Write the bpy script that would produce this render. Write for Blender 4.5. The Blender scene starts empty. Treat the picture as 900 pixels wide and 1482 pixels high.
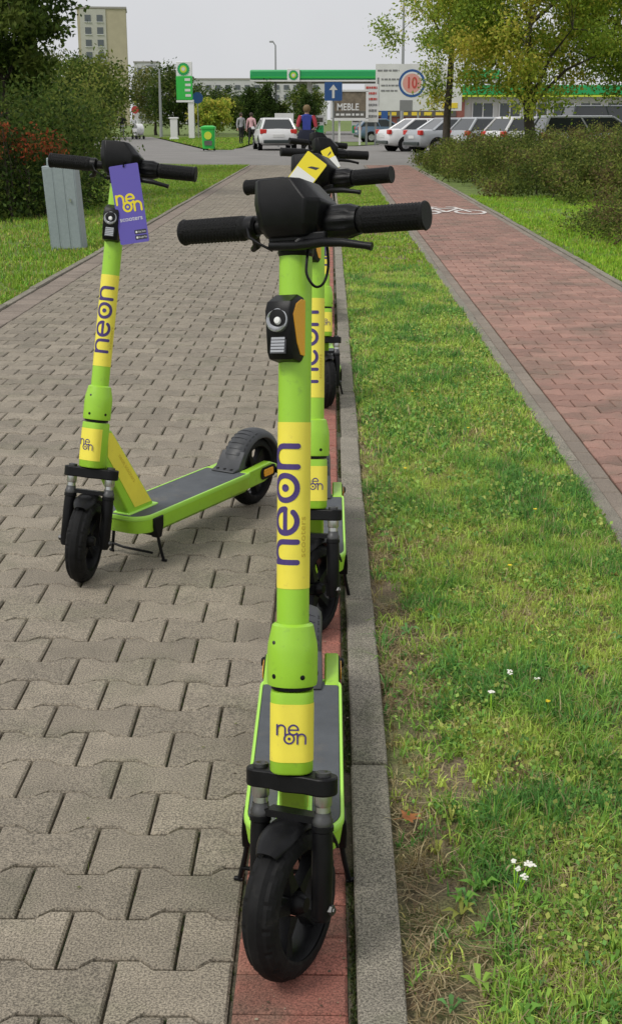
import bpy, math, random
import numpy as np
from mathutils import Matrix, Vector
R = math.radians
random.seed(7)
scene = bpy.context.scene
COL = scene.collection

# ------------------------------------------------------------------ camera
cam_d = bpy.data.cameras.new('camera')
cam = bpy.data.objects.new('camera', cam_d)
COL.objects.link(cam)
CAM_H, PITCH, YAW = 1.36, 17.1, 0.83
cam.location = (0, 0, CAM_H)
cam.rotation_euler = (R(90 - PITCH), 0, R(YAW))
cam_d.sensor_fit = 'VERTICAL'
cam_d.sensor_height = 24.0
cam_d.lens = 24.0 * 1848 / 1482
cam_d.clip_start = 0.05
cam_d.clip_end = 4000
scene.camera = cam

# ------------------------------------------------------------------ sky (overcast)
SUN_EL, SUN_AZ = 52.0, 235.0          # azimuth clockwise from +Y
world = bpy.data.worlds.new('World')
scene.world = world
world.use_nodes = True
wt = world.node_tree
wt.nodes.clear()
w_out = wt.nodes.new('ShaderNodeOutputWorld')
w_bg = wt.nodes.new('ShaderNodeBackground')
w_sky = wt.nodes.new('ShaderNodeTexSky')
w_sky.sky_type = 'NISHITA'
w_sky.sun_disc = False
w_sky.sun_elevation = R(SUN_EL)
w_sky.sun_rotation = R(SUN_AZ)
w_sky.air_density = 1.0
w_sky.dust_density = 4.0
w_hs = wt.nodes.new('ShaderNodeHueSaturation')
w_hs.inputs['Saturation'].default_value = 0.10
w_hs.inputs['Value'].default_value = 1.0
w_mix = wt.nodes.new('ShaderNodeMixRGB')
w_mix.inputs['Fac'].default_value = 0.80
w_cl = wt.nodes.new('ShaderNodeTexNoise')
w_cl.inputs['Scale'].default_value = 2.2
w_cl.inputs['Detail'].default_value = 5
w_rmp = wt.nodes.new('ShaderNodeValToRGB')
w_rmp.color_ramp.elements[0].position = 0.3
w_rmp.color_ramp.elements[0].color = (6.3, 6.4, 6.65, 1)
w_rmp.color_ramp.elements[1].position = 0.7
w_rmp.color_ramp.elements[1].color = (7.7, 7.75, 7.9, 1)
w_tc = wt.nodes.new('ShaderNodeTexCoord')
wt.links.new(w_tc.outputs['Generated'], w_cl.inputs['Vector'])
wt.links.new(w_cl.outputs['Fac'], w_rmp.inputs['Fac'])
wt.links.new(w_sky.outputs['Color'], w_hs.inputs['Color'])
wt.links.new(w_hs.outputs['Color'], w_mix.inputs['Color1'])
wt.links.new(w_rmp.outputs['Color'], w_mix.inputs['Color2'])
wt.links.new(w_mix.outputs['Color'], w_bg.inputs['Color'])
w_bg.inputs['Strength'].default_value = 0.10
wt.links.new(w_bg.outputs['Background'], w_out.inputs['Surface'])

sun_d = bpy.data.lights.new('sun', 'SUN')
sun_d.energy = 1.5
sun_d.angle = R(16)
sun_d.color = (1.0, 0.965, 0.91)
sun = bpy.data.objects.new('sun', sun_d)
COL.objects.link(sun)
_az, _el = R(SUN_AZ), R(SUN_EL)
_dir = Vector((math.sin(_az) * math.cos(_el), math.cos(_az) * math.cos(_el), math.sin(_el)))
sun.rotation_euler = (-_dir).to_track_quat('-Z', 'Y').to_euler()
sun.location = (0, 0, 60)

vs = scene.view_settings
vs.view_transform = 'Standard'
vs.look = 'None'
vs.exposure = 0.22
vs.gamma = 1.0
vs.use_curve_mapping = False
scene.cycles.max_bounces = 6
scene.cycles.transparent_max_bounces = 8
scene.cycles.use_denoising = True

# ------------------------------------------------------------------ materials
MATS = {}
def lin(r, g, b):
    f = lambda c: ((c / 255 + 0.055) / 1.055) ** 2.4 if c > 10 else c / 255 / 12.92
    return (f(r), f(g), f(b), 1)

def mat(name, col, rough=0.5, metal=0.0, var=0.0, vscale=12.0, speck=0.0, sscale=350.0, bump=0.0, bscale=200.0,
        rand=0.0, tint=False, attr=None, coat=0.0, transl=0.0, emis=0.0, spec=0.5, stain=None, world_co=True):
    m = bpy.data.materials.new(name)
    m.use_nodes = True
    nt = m.node_tree
    N, L = nt.nodes, nt.links
    b = N['Principled BSDF']
    b.inputs['Roughness'].default_value = rough
    b.inputs['Metallic'].default_value = metal
    b.inputs['Specular IOR Level'].default_value = spec
    if coat:
        b.inputs['Coat Weight'].default_value = coat
        b.inputs['Coat Roughness'].default_value = 0.12
    col = tuple(col)[:3] + (1,)
    rgb = N.new('ShaderNodeRGB'); rgb.outputs[0].default_value = col
    cur = rgb.outputs[0]
    if attr:
        a = N.new('ShaderNodeAttribute'); a.attribute_name = attr
        cur = a.outputs['Color']
    if world_co:
        geo = N.new('ShaderNodeNewGeometry'); co = geo.outputs['Position']
    else:
        tc = N.new('ShaderNodeTexCoord'); co = tc.outputs['Object']
    def noise(scale, detail=3, rough_=0.6):
        n = N.new('ShaderNodeTexNoise')
        n.inputs['Scale'].default_value = scale
        n.inputs['Detail'].default_value = detail
        n.inputs['Roughness'].default_value = rough_
        L.new(co, n.inputs['Vector'])
        return n.outputs['Fac']
    def mulrange(fac, amt, cur, lo=0.3, hi=0.7):
        mr = N.new('ShaderNodeMapRange')
        mr.inputs['From Min'].default_value = lo; mr.inputs['From Max'].default_value = hi
        mr.inputs['To Min'].default_value = 1 - amt; mr.inputs['To Max'].default_value = 1 + amt
        L.new(fac, mr.inputs['Value'])
        mx = N.new('ShaderNodeVectorMath'); mx.operation = 'SCALE'
        L.new(cur, mx.inputs[0]); L.new(mr.outputs[0], mx.inputs['Scale'])
        return mx.outputs[0]
    if stain:
        f = noise(stain[1], 4, 0.65)
        mr = N.new('ShaderNodeMapRange')
        mr.inputs['From Min'].default_value = stain[2]; mr.inputs['From Max'].default_value = stain[3]
        L.new(f, mr.inputs['Value'])
        mx = N.new('ShaderNodeMixRGB')
        L.new(mr.outputs[0], mx.inputs['Fac']); L.new(cur, mx.inputs['Color1'])
        mx.inputs['Color2'].default_value = tuple(stain[0])[:3] + (1,)
        cur = mx.outputs[0]
    if var: cur = mulrange(noise(vscale, 4), var, cur)
    if speck: cur = mulrange(noise(sscale, 2, 0.8), speck, cur, 0.38, 0.62)
    if rand:
        oi = N.new('ShaderNodeObjectInfo')
        cur = mulrange(oi.outputs['Random'], rand, cur, 0, 1)
    if tint:
        a = N.new('ShaderNodeAttribute'); a.attribute_name = 'tint'
        ad = N.new('ShaderNodeMath'); ad.operation = 'ADD'; ad.inputs[1].default_value = 0.0
        L.new(a.outputs['Fac'], ad.inputs[0])
        cur = mulrange(ad.outputs[0], 0.16, cur, -1, 1)
    L.new(cur, b.inputs['Base Color'])
    if bump:
        bn = N.new('ShaderNodeBump')
        bn.inputs['Strength'].default_value = bump
        bn.inputs['Distance'].default_value = 0.002
        L.new(noise(bscale, 3, 0.7), bn.inputs['Height'])
        L.new(bn.outputs['Normal'], b.inputs['Normal'])
    if transl:
        out = N['Material Output']
        tr = N.new('ShaderNodeBsdfTranslucent')
        L.new(cur, tr.inputs['Color'])
        ms = N.new('ShaderNodeMixShader'); ms.inputs['Fac'].default_value = transl
        L.new(b.outputs[0], ms.inputs[1]); L.new(tr.outputs[0], ms.inputs[2])
        L.new(ms.outputs[0], out.inputs['Surface'])
    if emis:
        b.inputs['Emission Color'].default_value = col
        b.inputs['Emission Strength'].default_value = emis
    MATS[name] = m
    return m

mat('paver_grey', (0.238, 0.205, 0.157), 0.78, var=0.13, vscale=9.0, speck=0.55, sscale=260, bump=0.6, bscale=380, rand=0.145, tint=True,
    stain=((0.180, 0.165, 0.115), 3.3, 0.52, 0.75))
mat('paver_red', (0.280, 0.108, 0.078), 0.85, var=0.2, vscale=6.0, speck=0.45, sscale=260, bump=0.55, bscale=420, rand=0.15, tint=True,
    stain=((0.20, 0.12, 0.085), 4.0, 0.5, 0.72))
mat('paver_dull_red', (0.215, 0.176, 0.143), 0.85, var=0.14, vscale=3.0, speck=0.30, sscale=260, bump=0.5, bscale=380, rand=0.15, tint=True)
mat('paver_pale_red', (0.300, 0.168, 0.130), 0.8, var=0.14, vscale=3.0, speck=0.30, sscale=260, bump=0.5, bscale=380, rand=0.18, tint=True,
    stain=((0.18, 0.13, 0.095), 2.0, 0.48, 0.72))
mat('paver_band', (0.215, 0.178, 0.142), 0.85, var=0.12, vscale=4.0, speck=0.35, sscale=330, bump=0.5, bscale=420, rand=0.13, tint=True)
mat('kerb', (0.215, 0.195, 0.155), 0.85, var=0.15, vscale=7.0, speck=0.60, sscale=240, bump=0.7, bscale=380, rand=0.08, tint=True,
    stain=((0.13, 0.13, 0.085), 5.0, 0.53, 0.75))
mat('joint_sand', (0.080, 0.067, 0.045), 0.95, var=0.4, vscale=30, speck=0.5, stain=((0.035, 0.055, 0.018), 6.0, 0.5, 0.62))
mat('soil', (0.165, 0.125, 0.078), 0.95, var=0.3, vscale=9, speck=0.45, sscale=160, bump=1.0, bscale=90,
    stain=((0.130, 0.140, 0.050), 3.0, 0.45, 0.6))
mat('turf', (0.115, 0.165, 0.030), 0.95, var=0.3, vscale=2.2, speck=0.4, sscale=25, bump=1.0, bscale=40)
mat('asphalt', (0.200, 0.190, 0.178), 0.9, var=0.12, vscale=0.6, speck=0.25, sscale=120, bump=0.5, bscale=150)
mat('blade', (1, 1, 1), 0.6, attr='col', transl=0.25, spec=0.3)
mat('leaf', (1, 1, 1), 0.6, attr='col', transl=0.55, spec=0.15)
mat('bark', (0.055, 0.045, 0.035), 0.95, var=0.35, vscale=14, bump=1.0, bscale=40)
mat('green', (0.325, 0.610, 0.034), 0.42, coat=0.2, var=0.06, vscale=9, bump=0.05, bscale=900, world_co=False, stain=((0.215, 0.40, 0.045), 38, 0.60, 0.80))
mat('green_rim', (0.400, 0.760, 0.090), 0.4, coat=0.15)
mat('yellow', (0.860, 0.745, 0.075), 0.42, var=0.05, vscale=15, coat=0.1, world_co=False, stain=((0.60, 0.50, 0.09), 45, 0.62, 0.82))
mat('purple_ink', (0.060, 0.034, 0.170), 0.5)
mat('ochre_ink', (0.60, 0.45, 0.04), 0.5)
mat('black_plastic', (0.0065, 0.0065, 0.0072), 0.38, spec=0.20, var=0.3, vscale=30, bump=0.12, bscale=700, world_co=False)
mat('rubber', (0.0075, 0.0075, 0.0078), 0.65, spec=0.18, var=0.35, vscale=40, bump=0.25, bscale=500, stain=((0.030, 0.028, 0.025), 25, 0.58, 0.85), world_co=False)
mat('grip', (0.007, 0.007, 0.0075), 0.5, spec=0.2, bump=0.9, bscale=520, world_co=False)
mat('fender', (0.042, 0.044, 0.048), 0.5, var=0.2, vscale=22, world_co=False)
mat('mat_grey', (0.085, 0.093, 0.102), 0.8, var=0.16, vscale=16, bump=0.5, bscale=700, world_co=False, stain=((0.14, 0.13, 0.115), 9, 0.56, 0.8))
mat('steel', (0.55, 0.55, 0.54), 0.3, metal=1.0)
mat('dark_steel', (0.10, 0.10, 0.10), 0.4, metal=0.8)
mat('amber', (0.95, 0.43, 0.015), 0.25, bump=0.6, bscale=900, coat=0.4)
mat('lens', (0.42, 0.43, 0.45), 0.12, metal=0.6)
mat('lens_dark', (0.08, 0.08, 0.09), 0.15, metal=0.3)
mat('led', (0.75, 0.75, 0.74), 0.2)
mat('tag_purple', (0.115, 0.090, 0.420), 0.45)
mat('tag_yellow', (0.80, 0.66, 0.02), 0.45)
mat('tag_white', (0.74, 0.74, 0.72), 0.5)
mat('tag_black', (0.03, 0.028, 0.05), 0.45)
mat('white_paint', (0.62, 0.58, 0.55), 0.8, var=0.18, vscale=9, speck=0.35, sscale=90)
mat('box_grey', (0.270, 0.315, 0.330), 0.5, var=0.05, vscale=3, speck=0.05, sscale=40, world_co=False)
mat('flower_white', (0.80, 0.79, 0.70), 0.7)
mat('flower_yellow', (0.80, 0.62, 0.03), 0.7)
mat('dry_leaf', (0.29, 0.105, 0.030), 0.8, var=0.3, vscale=60)
mat('car_white', (0.74, 0.74, 0.74), 0.3, coat=0.6)
mat('car_silver', (0.43, 0.45, 0.47), 0.35, metal=0.35, coat=0.6)
mat('car_grey', (0.33, 0.35, 0.36), 0.35, metal=0.35, coat=0.6)
mat('car_dark', (0.025, 0.035, 0.035), 0.3, coat=0.6)
mat('car_blue', (0.10, 0.16, 0.24), 0.35, coat=0.5)
mat('car_glass', (0.025, 0.030, 0.032), 0.08, coat=0.5)
mat('tail_red', (0.55, 0.03, 0.02), 0.25)
mat('alloy', (0.50, 0.50, 0.51), 0.35, metal=0.7)
mat('station_green', (0.012, 0.330, 0.095), 0.4)
mat('bright_green', (0.030, 0.46, 0.060), 0.4)
mat('lime_line', (0.55, 0.65, 0.05), 0.4)
mat('station_white', (0.72, 0.72, 0.71), 0.5)
mat('soffit', (0.33, 0.31, 0.29), 0.7)
mat('brick_far', (0.27, 0.10, 0.075), 0.85, var=0.15, vscale=4)
mat('panel_white', (0.64, 0.64, 0.62), 0.6, var=0.07, vscale=1.2)
mat('panel_dark', (0.10, 0.095, 0.08), 0.6, var=0.3, vscale=2)
mat('panel_brown', (0.16, 0.13, 0.09), 0.7, var=0.4, vscale=3)
mat('ink_grey', (0.20, 0.20, 0.20), 0.6)
mat('ink_red', (0.48, 0.06, 0.045), 0.6)
mat('ink_blue', (0.020, 0.085, 0.26), 0.5)
mat('ink_pink', (0.62, 0.30, 0.25), 0.6)
mat('ink_yellow', (0.72, 0.55, 0.04), 0.6)
mat('galv', (0.33, 0.34, 0.34), 0.5, metal=0.4)
mat('facade_beige', (0.43, 0.385, 0.27), 0.85, var=0.07, vscale=0.5)
mat('facade_pale', (0.46, 0.455, 0.40), 0.85, var=0.07, vscale=0.5)
mat('facade_white', (0.52, 0.52, 0.52), 0.85, var=0.06, vscale=0.3)
mat('window_dark', (0.10, 0.115, 0.125), 0.2)
mat('skin', (0.50, 0.30, 0.22), 0.6)
mat('hair_dark', (0.045, 0.030, 0.020), 0.7)
mat('hair_fair', (0.17, 0.115, 0.05), 0.7)
for nm, c in dict(cloth_navy=(0.010, 0.013, 0.030), cloth_blue=(0.035, 0.055, 0.30), cloth_red=(0.42, 0.045, 0.065), cloth_white=(0.66, 0.66, 0.66),
                  cloth_black=(0.014, 0.014, 0.016), cloth_grey=(0.34, 0.34, 0.35), cloth_pink=(0.60, 0.36, 0.38)).items():
    mat(nm, c, 0.85, var=0.1, vscale=8)

# ------------------------------------------------------------------ mesh helpers
class MB:
    def __init__(s):
        s.v, s.f, s.m, s.mats = [], [], [], []
    def mi(s, name):
        if name not in s.mats: s.mats.append(name)
        return s.mats.index(name)
    def add(s, verts, faces, m, M=None):
        o = len(s.v)
        if M is not None: verts = [M @ Vector(p) for p in verts]
        s.v += [tuple(p) for p in verts]
        k = s.mi(m)
        for f in faces:
            s.f.append(tuple(i + o for i in f)); s.m.append(k)
        return s
    def box(s, c, d, m, M=None, taper=1.0):
        x, y, z = d[0] / 2, d[1] / 2, d[2] / 2
        vv = [(sx * x * (taper if sz > 0 else 1) + c[0], sy * y * (taper if sz > 0 else 1) + c[1], sz * z + c[2]) for sz in (-1, 1) for sx, sy in ((-1, -1), (1, -1), (1, 1), (-1, 1))]
        return s.add(vv, [(3, 2, 1, 0), (4, 5, 6, 7), (0, 1, 5, 4), (1, 2, 6, 5), (2, 3, 7, 6), (3, 0, 4, 7)], m, M)
    def loft(s, rings, m, M=None, cap0=True, cap1=True, closed=True):
        n = len(rings[0]); vv = [p for r in rings for p in r]; ff = []
        for i in range(len(rings) - 1):
            for j in range(n if closed else n - 1):
                a, b = i * n + j, i * n + (j + 1) % n
                ff.append((a, b, b + n, a + n))
        if cap0: ff.append(tuple(range(n - 1, -1, -1)))
        if cap1: ff.append(tuple((len(rings) - 1) * n + j for j in range(n)))
        return s.add(vv, ff, m, M)
    def tube(s, pts, rad, m, n=10, M=None, cap=True):
        pts = [Vector(p) for p in pts]
        if not hasattr(rad, '__len__'): rad = [rad] * len(pts)
        rings = []; up = None
        for i, p in enumerate(pts):
            t = (pts[min(i + 1, len(pts) - 1)] - pts[max(i - 1, 0)])
            if t.length < 1e-9: t = Vector((0, 0, 1))
            t.normalize()
            if up is None: up = Vector((0, 0, 1)) if abs(t.z) < 0.9 else Vector((1, 0, 0))
            a = t.cross(up)
            if a.length < 1e-6: a = t.cross(Vector((0.3, 1, 0.2)))
            a.normalize(); b = t.cross(a).normalized(); up = -b if (-b).dot(up) > 0 else b
            a = t.cross(up).normalized(); b = up
            rings.append([p + (a * math.cos(2 * math.pi * k / n) + b * math.sin(2 * math.pi * k / n)) * rad[i] for k in range(n)])
        return s.loft(rings, m, M, cap, cap)
    def lathe(s, prof, m, n=24, M=None, axis='z', cap=True):
        def P(r, h, a):
            c, q = r * math.cos(a), r * math.sin(a)
            return {'z': (c, q, h), 'x': (h, c, q), 'y': (q, h, c)}[axis]
        return s.loft([[P(r, h, 2 * math.pi * k / n) for k in range(n)] for r, h in prof], m, M, cap, cap)
    def prism(s, poly, a0, a1, m, M=None, axis='x'):
        def P(u, w, t): return {'x': (t, u, w), 'y': (u, t, w), 'z': (u, w, t)}[axis]
        return s.loft([[P(u, w, a0) for u, w in poly], [P(u, w, a1) for u, w in poly]], m, M)
    def build(s, name, parent=None, smooth=None, bevel=0.0, bseg=2, subsurf=0):
        me = bpy.data.meshes.new(name)
        me.from_pydata(s.v, [], s.f)
        for mm in s.mats: me.materials.append(MATS[mm])
        me.polygons.foreach_set('material_index', s.m)
        fixn(me)
        o = bpy.data.objects.new(name, me); COL.objects.link(o)
        if parent is not None: o.parent = parent
        if bevel:
            md = o.modifiers.new('bevel', 'BEVEL'); md.width = bevel; md.segments = bseg; md.limit_method = 'ANGLE'; md.angle_limit = R(38)
        if subsurf:
            md = o.modifiers.new('subsurf', 'SUBSURF'); md.levels = subsurf; md.render_levels = subsurf
        if smooth is not None: shade(me, smooth)
        elif bevel: shade(me, 40)
        return o
import bmesh
def fixn(me):
    bm = bmesh.new(); bm.from_mesh(me)
    bmesh.ops.recalc_face_normals(bm, faces=bm.faces)
    bm.to_mesh(me); bm.free()
def shade(me, ang):
    me.polygons.foreach_set('use_smooth', [True] * len(me.polygons))
    try: me.set_sharp_from_angle(angle=R(ang))
    except Exception: pass
def tag(o, label, cat=None, group=None, kind=None):
    o['label'] = label
    if cat: o['category'] = cat
    if group: o['group'] = group
    if kind: o['kind'] = kind
    return o
def empty(name, loc=(0, 0, 0), rz=0.0):
    o = bpy.data.objects.new(name, None); COL.objects.link(o)
    o.location = loc; o.rotation_euler = (0, 0, rz); o.empty_display_size = 0.1
    return o
def copy_obj(o, parent=None):
    c = o.copy(); COL.objects.link(c)
    if parent is not None: c.parent = parent
    return c
def sheet(name, pts, z, m, label):
    mb = MB(); mb.add([(x, y, z) for x, y in pts], [tuple(range(len(pts)))], m)
    o = mb.build(name); tag(o, label, kind='structure')
    if o.data.polygons[0].normal.z < 0: o.data.flip_normals()
    return o
def px(p):
    """picture position of a point, 900 x 1482 frame: used only to rank which pieces show largest"""
    y, th = R(YAW), R(PITCH)
    x = p[0] * math.cos(y) + p[1] * math.sin(y); d = -p[0] * math.sin(y) + p[1] * math.cos(y); dz = CAM_H - p[2]
    dep = d * math.cos(th) + dz * math.sin(th)
    if dep < 0.1: return (-1e5, -1e5, dep)
    return (450 + 1848 * x / dep, 741 + 1848 * (dz * math.cos(th) - d * math.sin(th)) / dep, dep)

# --- flat lettering: strips of a stroke, mapped by a function (u, v) -> 3D
def strip2d(pts, w, closed=False):
    V, F = [], []
    n = len(pts)
    for i, (x, y) in enumerate(pts):
        if closed: a, b = pts[(i - 1) % n], pts[(i + 1) % n]
        else: a, b = pts[max(i - 1, 0)], pts[min(i + 1, n - 1)]
        tx, ty = b[0] - a[0], b[1] - a[1]; l = math.hypot(tx, ty) or 1
        nx, ny = -ty / l * w / 2, tx / l * w / 2
        V += [(x + nx, y + ny), (x - nx, y - ny)]
    for i in range(n if closed else n - 1):
        a, b = 2 * i, 2 * ((i + 1) % n); F.append((a, a + 1, b + 1, b))
    if not closed:
        for (p, q) in ((pts[0], pts[1]), (pts[-1], pts[-2])):
            a = math.atan2(p[1] - q[1], p[0] - q[0])
            o = len(V); V += [(p[0] + w / 2 * math.cos(t), p[1] + w / 2 * math.sin(t)) for t in np.linspace(a - math.pi / 2, a + math.pi / 2, 7)]
            F.append(tuple(range(o, o + 7)))
    return V, F
def glyph(ch, t):
    out = []
    lp = lambda a, b, n=6: [(a[0] + (b[0] - a[0]) * k / n, a[1] + (b[1] - a[1]) * k / n) for k in range(n + 1)]
    if ch == 'n':
        out.append(strip2d(lp((0, 0), (0, 1)), t))
        arc = [(0.4 - 0.4 * math.cos(a), 0.58 + 0.40 * math.sin(a)) for a in np.linspace(0.1, math.pi, 13)]
        out.append(strip2d(arc + lp((0.8, 0.52), (0.8, 0)), t)); adv = 0.8
    elif ch == 'e':
        out.append(strip2d([(0.47 + 0.47 * math.cos(a), 0.5 + 0.48 * math.sin(a)) for a in np.linspace(0, R(318), 26)], t))
        out.append(strip2d(lp((0.03, 0.5), (0.92, 0.5), 8), t * 0.85)); adv = 0.94
    elif ch == 'o':
        out.append(strip2d([(0.48 + 0.48 * math.cos(a), 0.5 + 0.48 * math.sin(a)) for a in np.linspace(0, 2 * math.pi, 29)[:-1]], t, True))
        V = [(0.48 + 0.15 * math.cos(a), 0.5 + 0.15 * math.sin(a)) for a in np.linspace(0, 2 * math.pi, 15)[:-1]]
        out.append((V, [tuple(range(14))])); adv = 0.96
    return out, adv
def word(s, t=0.21, gap=0.36, x0=0, y0=0):
    out = []; x = x0
    for ch in s:
        g, adv = glyph(ch, t)
        for V, F in g: out.append(([(a + x, b + y0) for a, b in V], F))
        x += adv + gap
    return out, x - gap
def stacked_logo(t=0.2):
    a, w1 = word('ne', t, 0.34, 0, 0.88)
    b, w2 = word('on', t, 0.34, 0.72, 0)
    return a + b, w2, 1.9
def put_strokes(mb, parts, fn, m):
    for i, (V, F) in enumerate(parts): mb.add([fn(u, v, i) for u, v in V], F, m)
def text2d(txt, size=1.0, bold=False):
    cu = bpy.data.curves.new('lettering', 'FONT'); cu.body = txt; cu.size = size; cu.align_x = 'CENTER'; cu.align_y = 'CENTER'; cu.resolution_u = 3
    if bold: cu.offset = 0.02 * size
    o = bpy.data.objects.new('lettering', cu); COL.objects.link(o)
    dg = bpy.context.evaluated_depsgraph_get(); dg.update()
    me = o.evaluated_get(dg).to_mesh()
    V = [(v.co.x, v.co.y) for v in me.vertices]; F = [tuple(p.vertices) for p in me.polygons]
    o.evaluated_get(dg).to_mesh_clear()
    bpy.data.objects.remove(o); bpy.data.curves.remove(cu)
    return V, F

# ------------------------------------------------------------------ vegetation helpers (numpy)
def np_mesh(name, V, F_list, m, colr=None, parent=None, smooth=False):
    me = bpy.data.meshes.new(name)
    V = np.asarray(V, np.float32)
    me.vertices.add(len(V)); me.vertices.foreach_set('co', V.ravel())
    loops = np.concatenate([f.ravel() for f in F_list]).astype(np.int32)
    sizes = np.concatenate([np.full(len(f), f.shape[1], np.int32) for f in F_list])
    starts = np.concatenate([[0], np.cumsum(sizes)[:-1]]).astype(np.int32)
    me.loops.add(len(loops)); me.loops.foreach_set('vertex_index', loops)
    me.polygons.add(len(sizes)); me.polygons.foreach_set('loop_start', starts)
    try: me.polygons.foreach_set('loop_total', sizes)
    except Exception: pass
    me.update(calc_edges=True)
    if colr is not None:
        at = me.color_attributes.new('col', 'FLOAT_COLOR', 'POINT')
        c4 = np.ones((len(V), 4), np.float32); c4[:, :3] = colr
        at.data.foreach_set('color', c4.ravel())
    me.materials.append(MATS[m])
    o = bpy.data.objects.new(name, me); COL.objects.link(o)
    if parent is not None: o.parent = parent
    return o
def vnoise(x, y, seed=0):
    """smooth value noise in 0..1"""
    rg = np.random.default_rng(seed); T = rg.random((64, 64))
    xi, yi = np.floor(x).astype(int), np.floor(y).astype(int); fx, fy = x - xi, y - yi
    fx, fy = fx * fx * (3 - 2 * fx), fy * fy * (3 - 2 * fy)
    g = lambda a, b: T[a % 64, b % 64]
    return (g(xi, yi) * (1 - fx) + g(xi + 1, yi) * fx) * (1 - fy) + (g(xi, yi + 1) * (1 - fx) + g(xi + 1, yi + 1) * fx) * fy

def blades(P, H, W, C, rg, lean=0.6, flat=None):
    n = len(P)
    a = rg.random(n) * 2 * np.pi
    side = np.stack([np.cos(a), np.sin(a), np.zeros(n)], 1)
    b = rg.random(n) * 2 * np.pi
    ln = rg.random(n) ** 1.0 * lean + 0.08
    if flat is not None: ln = ln + flat
    out = np.stack([np.cos(b), np.sin(b), np.zeros(n)], 1)
    up = np.array([0, 0, 1.0])
    hz = H[:, None]
    mid = P + up * hz * 0.55 * (1 - 0.25 * ln[:, None]) + out * hz * 0.32 * ln[:, None]
    tip = P + up * hz * np.clip(1.0 - 0.55 * ln[:, None], 0.12, 1) + out * hz * 0.95 * ln[:, None]
    w = W[:, None]
    V = np.stack([P - side * w, P + side * w, mid + side * w * 0.75, mid - side * w * 0.75, tip], 1).reshape(-1, 3)
    i = np.arange(n)[:, None] * 5
    q = i + np.array([[0, 1, 2, 3]]); t = i + np.array([[3, 2, 4]])
    Cv = np.repeat(C, 5, axis=0)
    return V, [q, t], Cv

def grass(name, label, region, n, h, w, rg, dens=None, palette=None, z=-0.012, clump=1.0):
    P2 = region(n, rg)
    nz = vnoise(P2[:, 0] * 3.1 * clump + 11, P2[:, 1] * 3.1 * clump + 5, 3) * 0.6 + vnoise(P2[:, 0] * 9 * clump, P2[:, 1] * 9 * clump, 4) * 0.4
    keep = rg.random(n) < np.clip((nz - 0.22) * 3.2, 0.10, 1)
    if dens is not None: keep &= rg.random(n) < dens(P2)
    P2, nz = P2[keep], nz[keep]; k = len(P2)
    P = np.concatenate([P2, np.full((k, 1), z)], 1)
    H = h * (0.45 + 0.75 * rg.random(k)) * (0.65 + 0.7 * nz)
    W = w * (0.6 + 0.8 * rg.random(k))
    pal = np.array(palette if palette is not None else GRASS_PAL)
    n2 = vnoise(P2[:, 0] * 1.7 * clump + 40, P2[:, 1] * 1.7 * clump + 9, 8)
    base = pal[0] * (1 - n2[:, None]) + pal[1] * n2[:, None]
    pick = rg.random(k)
    dry = pick < 0.10 + 0.42 * np.clip(vnoise(P2[:, 0] * 2.3 * clump + 7, P2[:, 1] * 2.3 * clump + 3, 12) - 0.58, 0, 1) * 2.2
    C = np.where(dry[:, None], pal[2], base)
    br = pick > 0.88
    C = np.where(br[:, None], pal[3], C) * (0.65 + 0.7 * rg.random(k))[:, None]
    V, F, Cv = blades(P, H, W, C, rg, lean=0.9)
    o = np_mesh(name, V, F, 'blade', Cv)
    return tag(o, label, 'grass', kind='stuff')
GRASS_PAL = [(0.215, 0.360, 0.036), (0.330, 0.470, 0.052), (0.450, 0.380, 0.150), (0.160, 0.390, 0.050)]

def leaf_quads(P, size, rg, droop=0.0, aspect=0.5):
    n = len(P)
    d = rg.normal(size=(n, 3)); d[:, 2] -= droop; d /= np.linalg.norm(d, axis=1)[:, None]
    e = rg.normal(size=(n, 3)); e = np.cross(d, e); e /= np.linalg.norm(e, axis=1)[:, None]
    s = (size * (0.6 + 0.8 * rg.random(n)))[:, None]
    V = np.stack([P, P + d * s * 0.5 + e * s * aspect * 0.5, P + d * s, P + d * s * 0.5 - e * s * aspect * 0.5], 1).reshape(-1, 3)
    return V, [np.arange(n)[:, None] * 4 + np.array([[0, 1, 2, 3]])]

def foliage(parent, centres, nleaf, sig, size, cols, rg, droop=0.2, aspect=0.5, flat=0.8, name='crown', ground=0.0):
    centres = np.asarray(centres); k = len(centres)
    idx = rg.integers(0, k, nleaf)
    cc = rg.random(k)
    off = rg.normal(size=(nleaf, 3)) * sig; off[:, 2] *= flat
    P = centres[idx] + off
    m = P[:, 2] > ground + 0.02; P, idx = P[m], idx[m]
    cols = np.array(cols)
    sel = np.clip((cc[idx] + rg.normal(size=len(idx)) * 0.22), 0, 0.999)
    C = cols[(sel * len(cols)).astype(int)] * (0.6 + 0.75 * rg.random(len(idx)))[:, None]
    V, F = leaf_quads(P, np.full(len(P), size), rg, droop, aspect)
    return np_mesh(name, V, F, 'leaf', np.repeat(C, 4, axis=0), parent)

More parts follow.
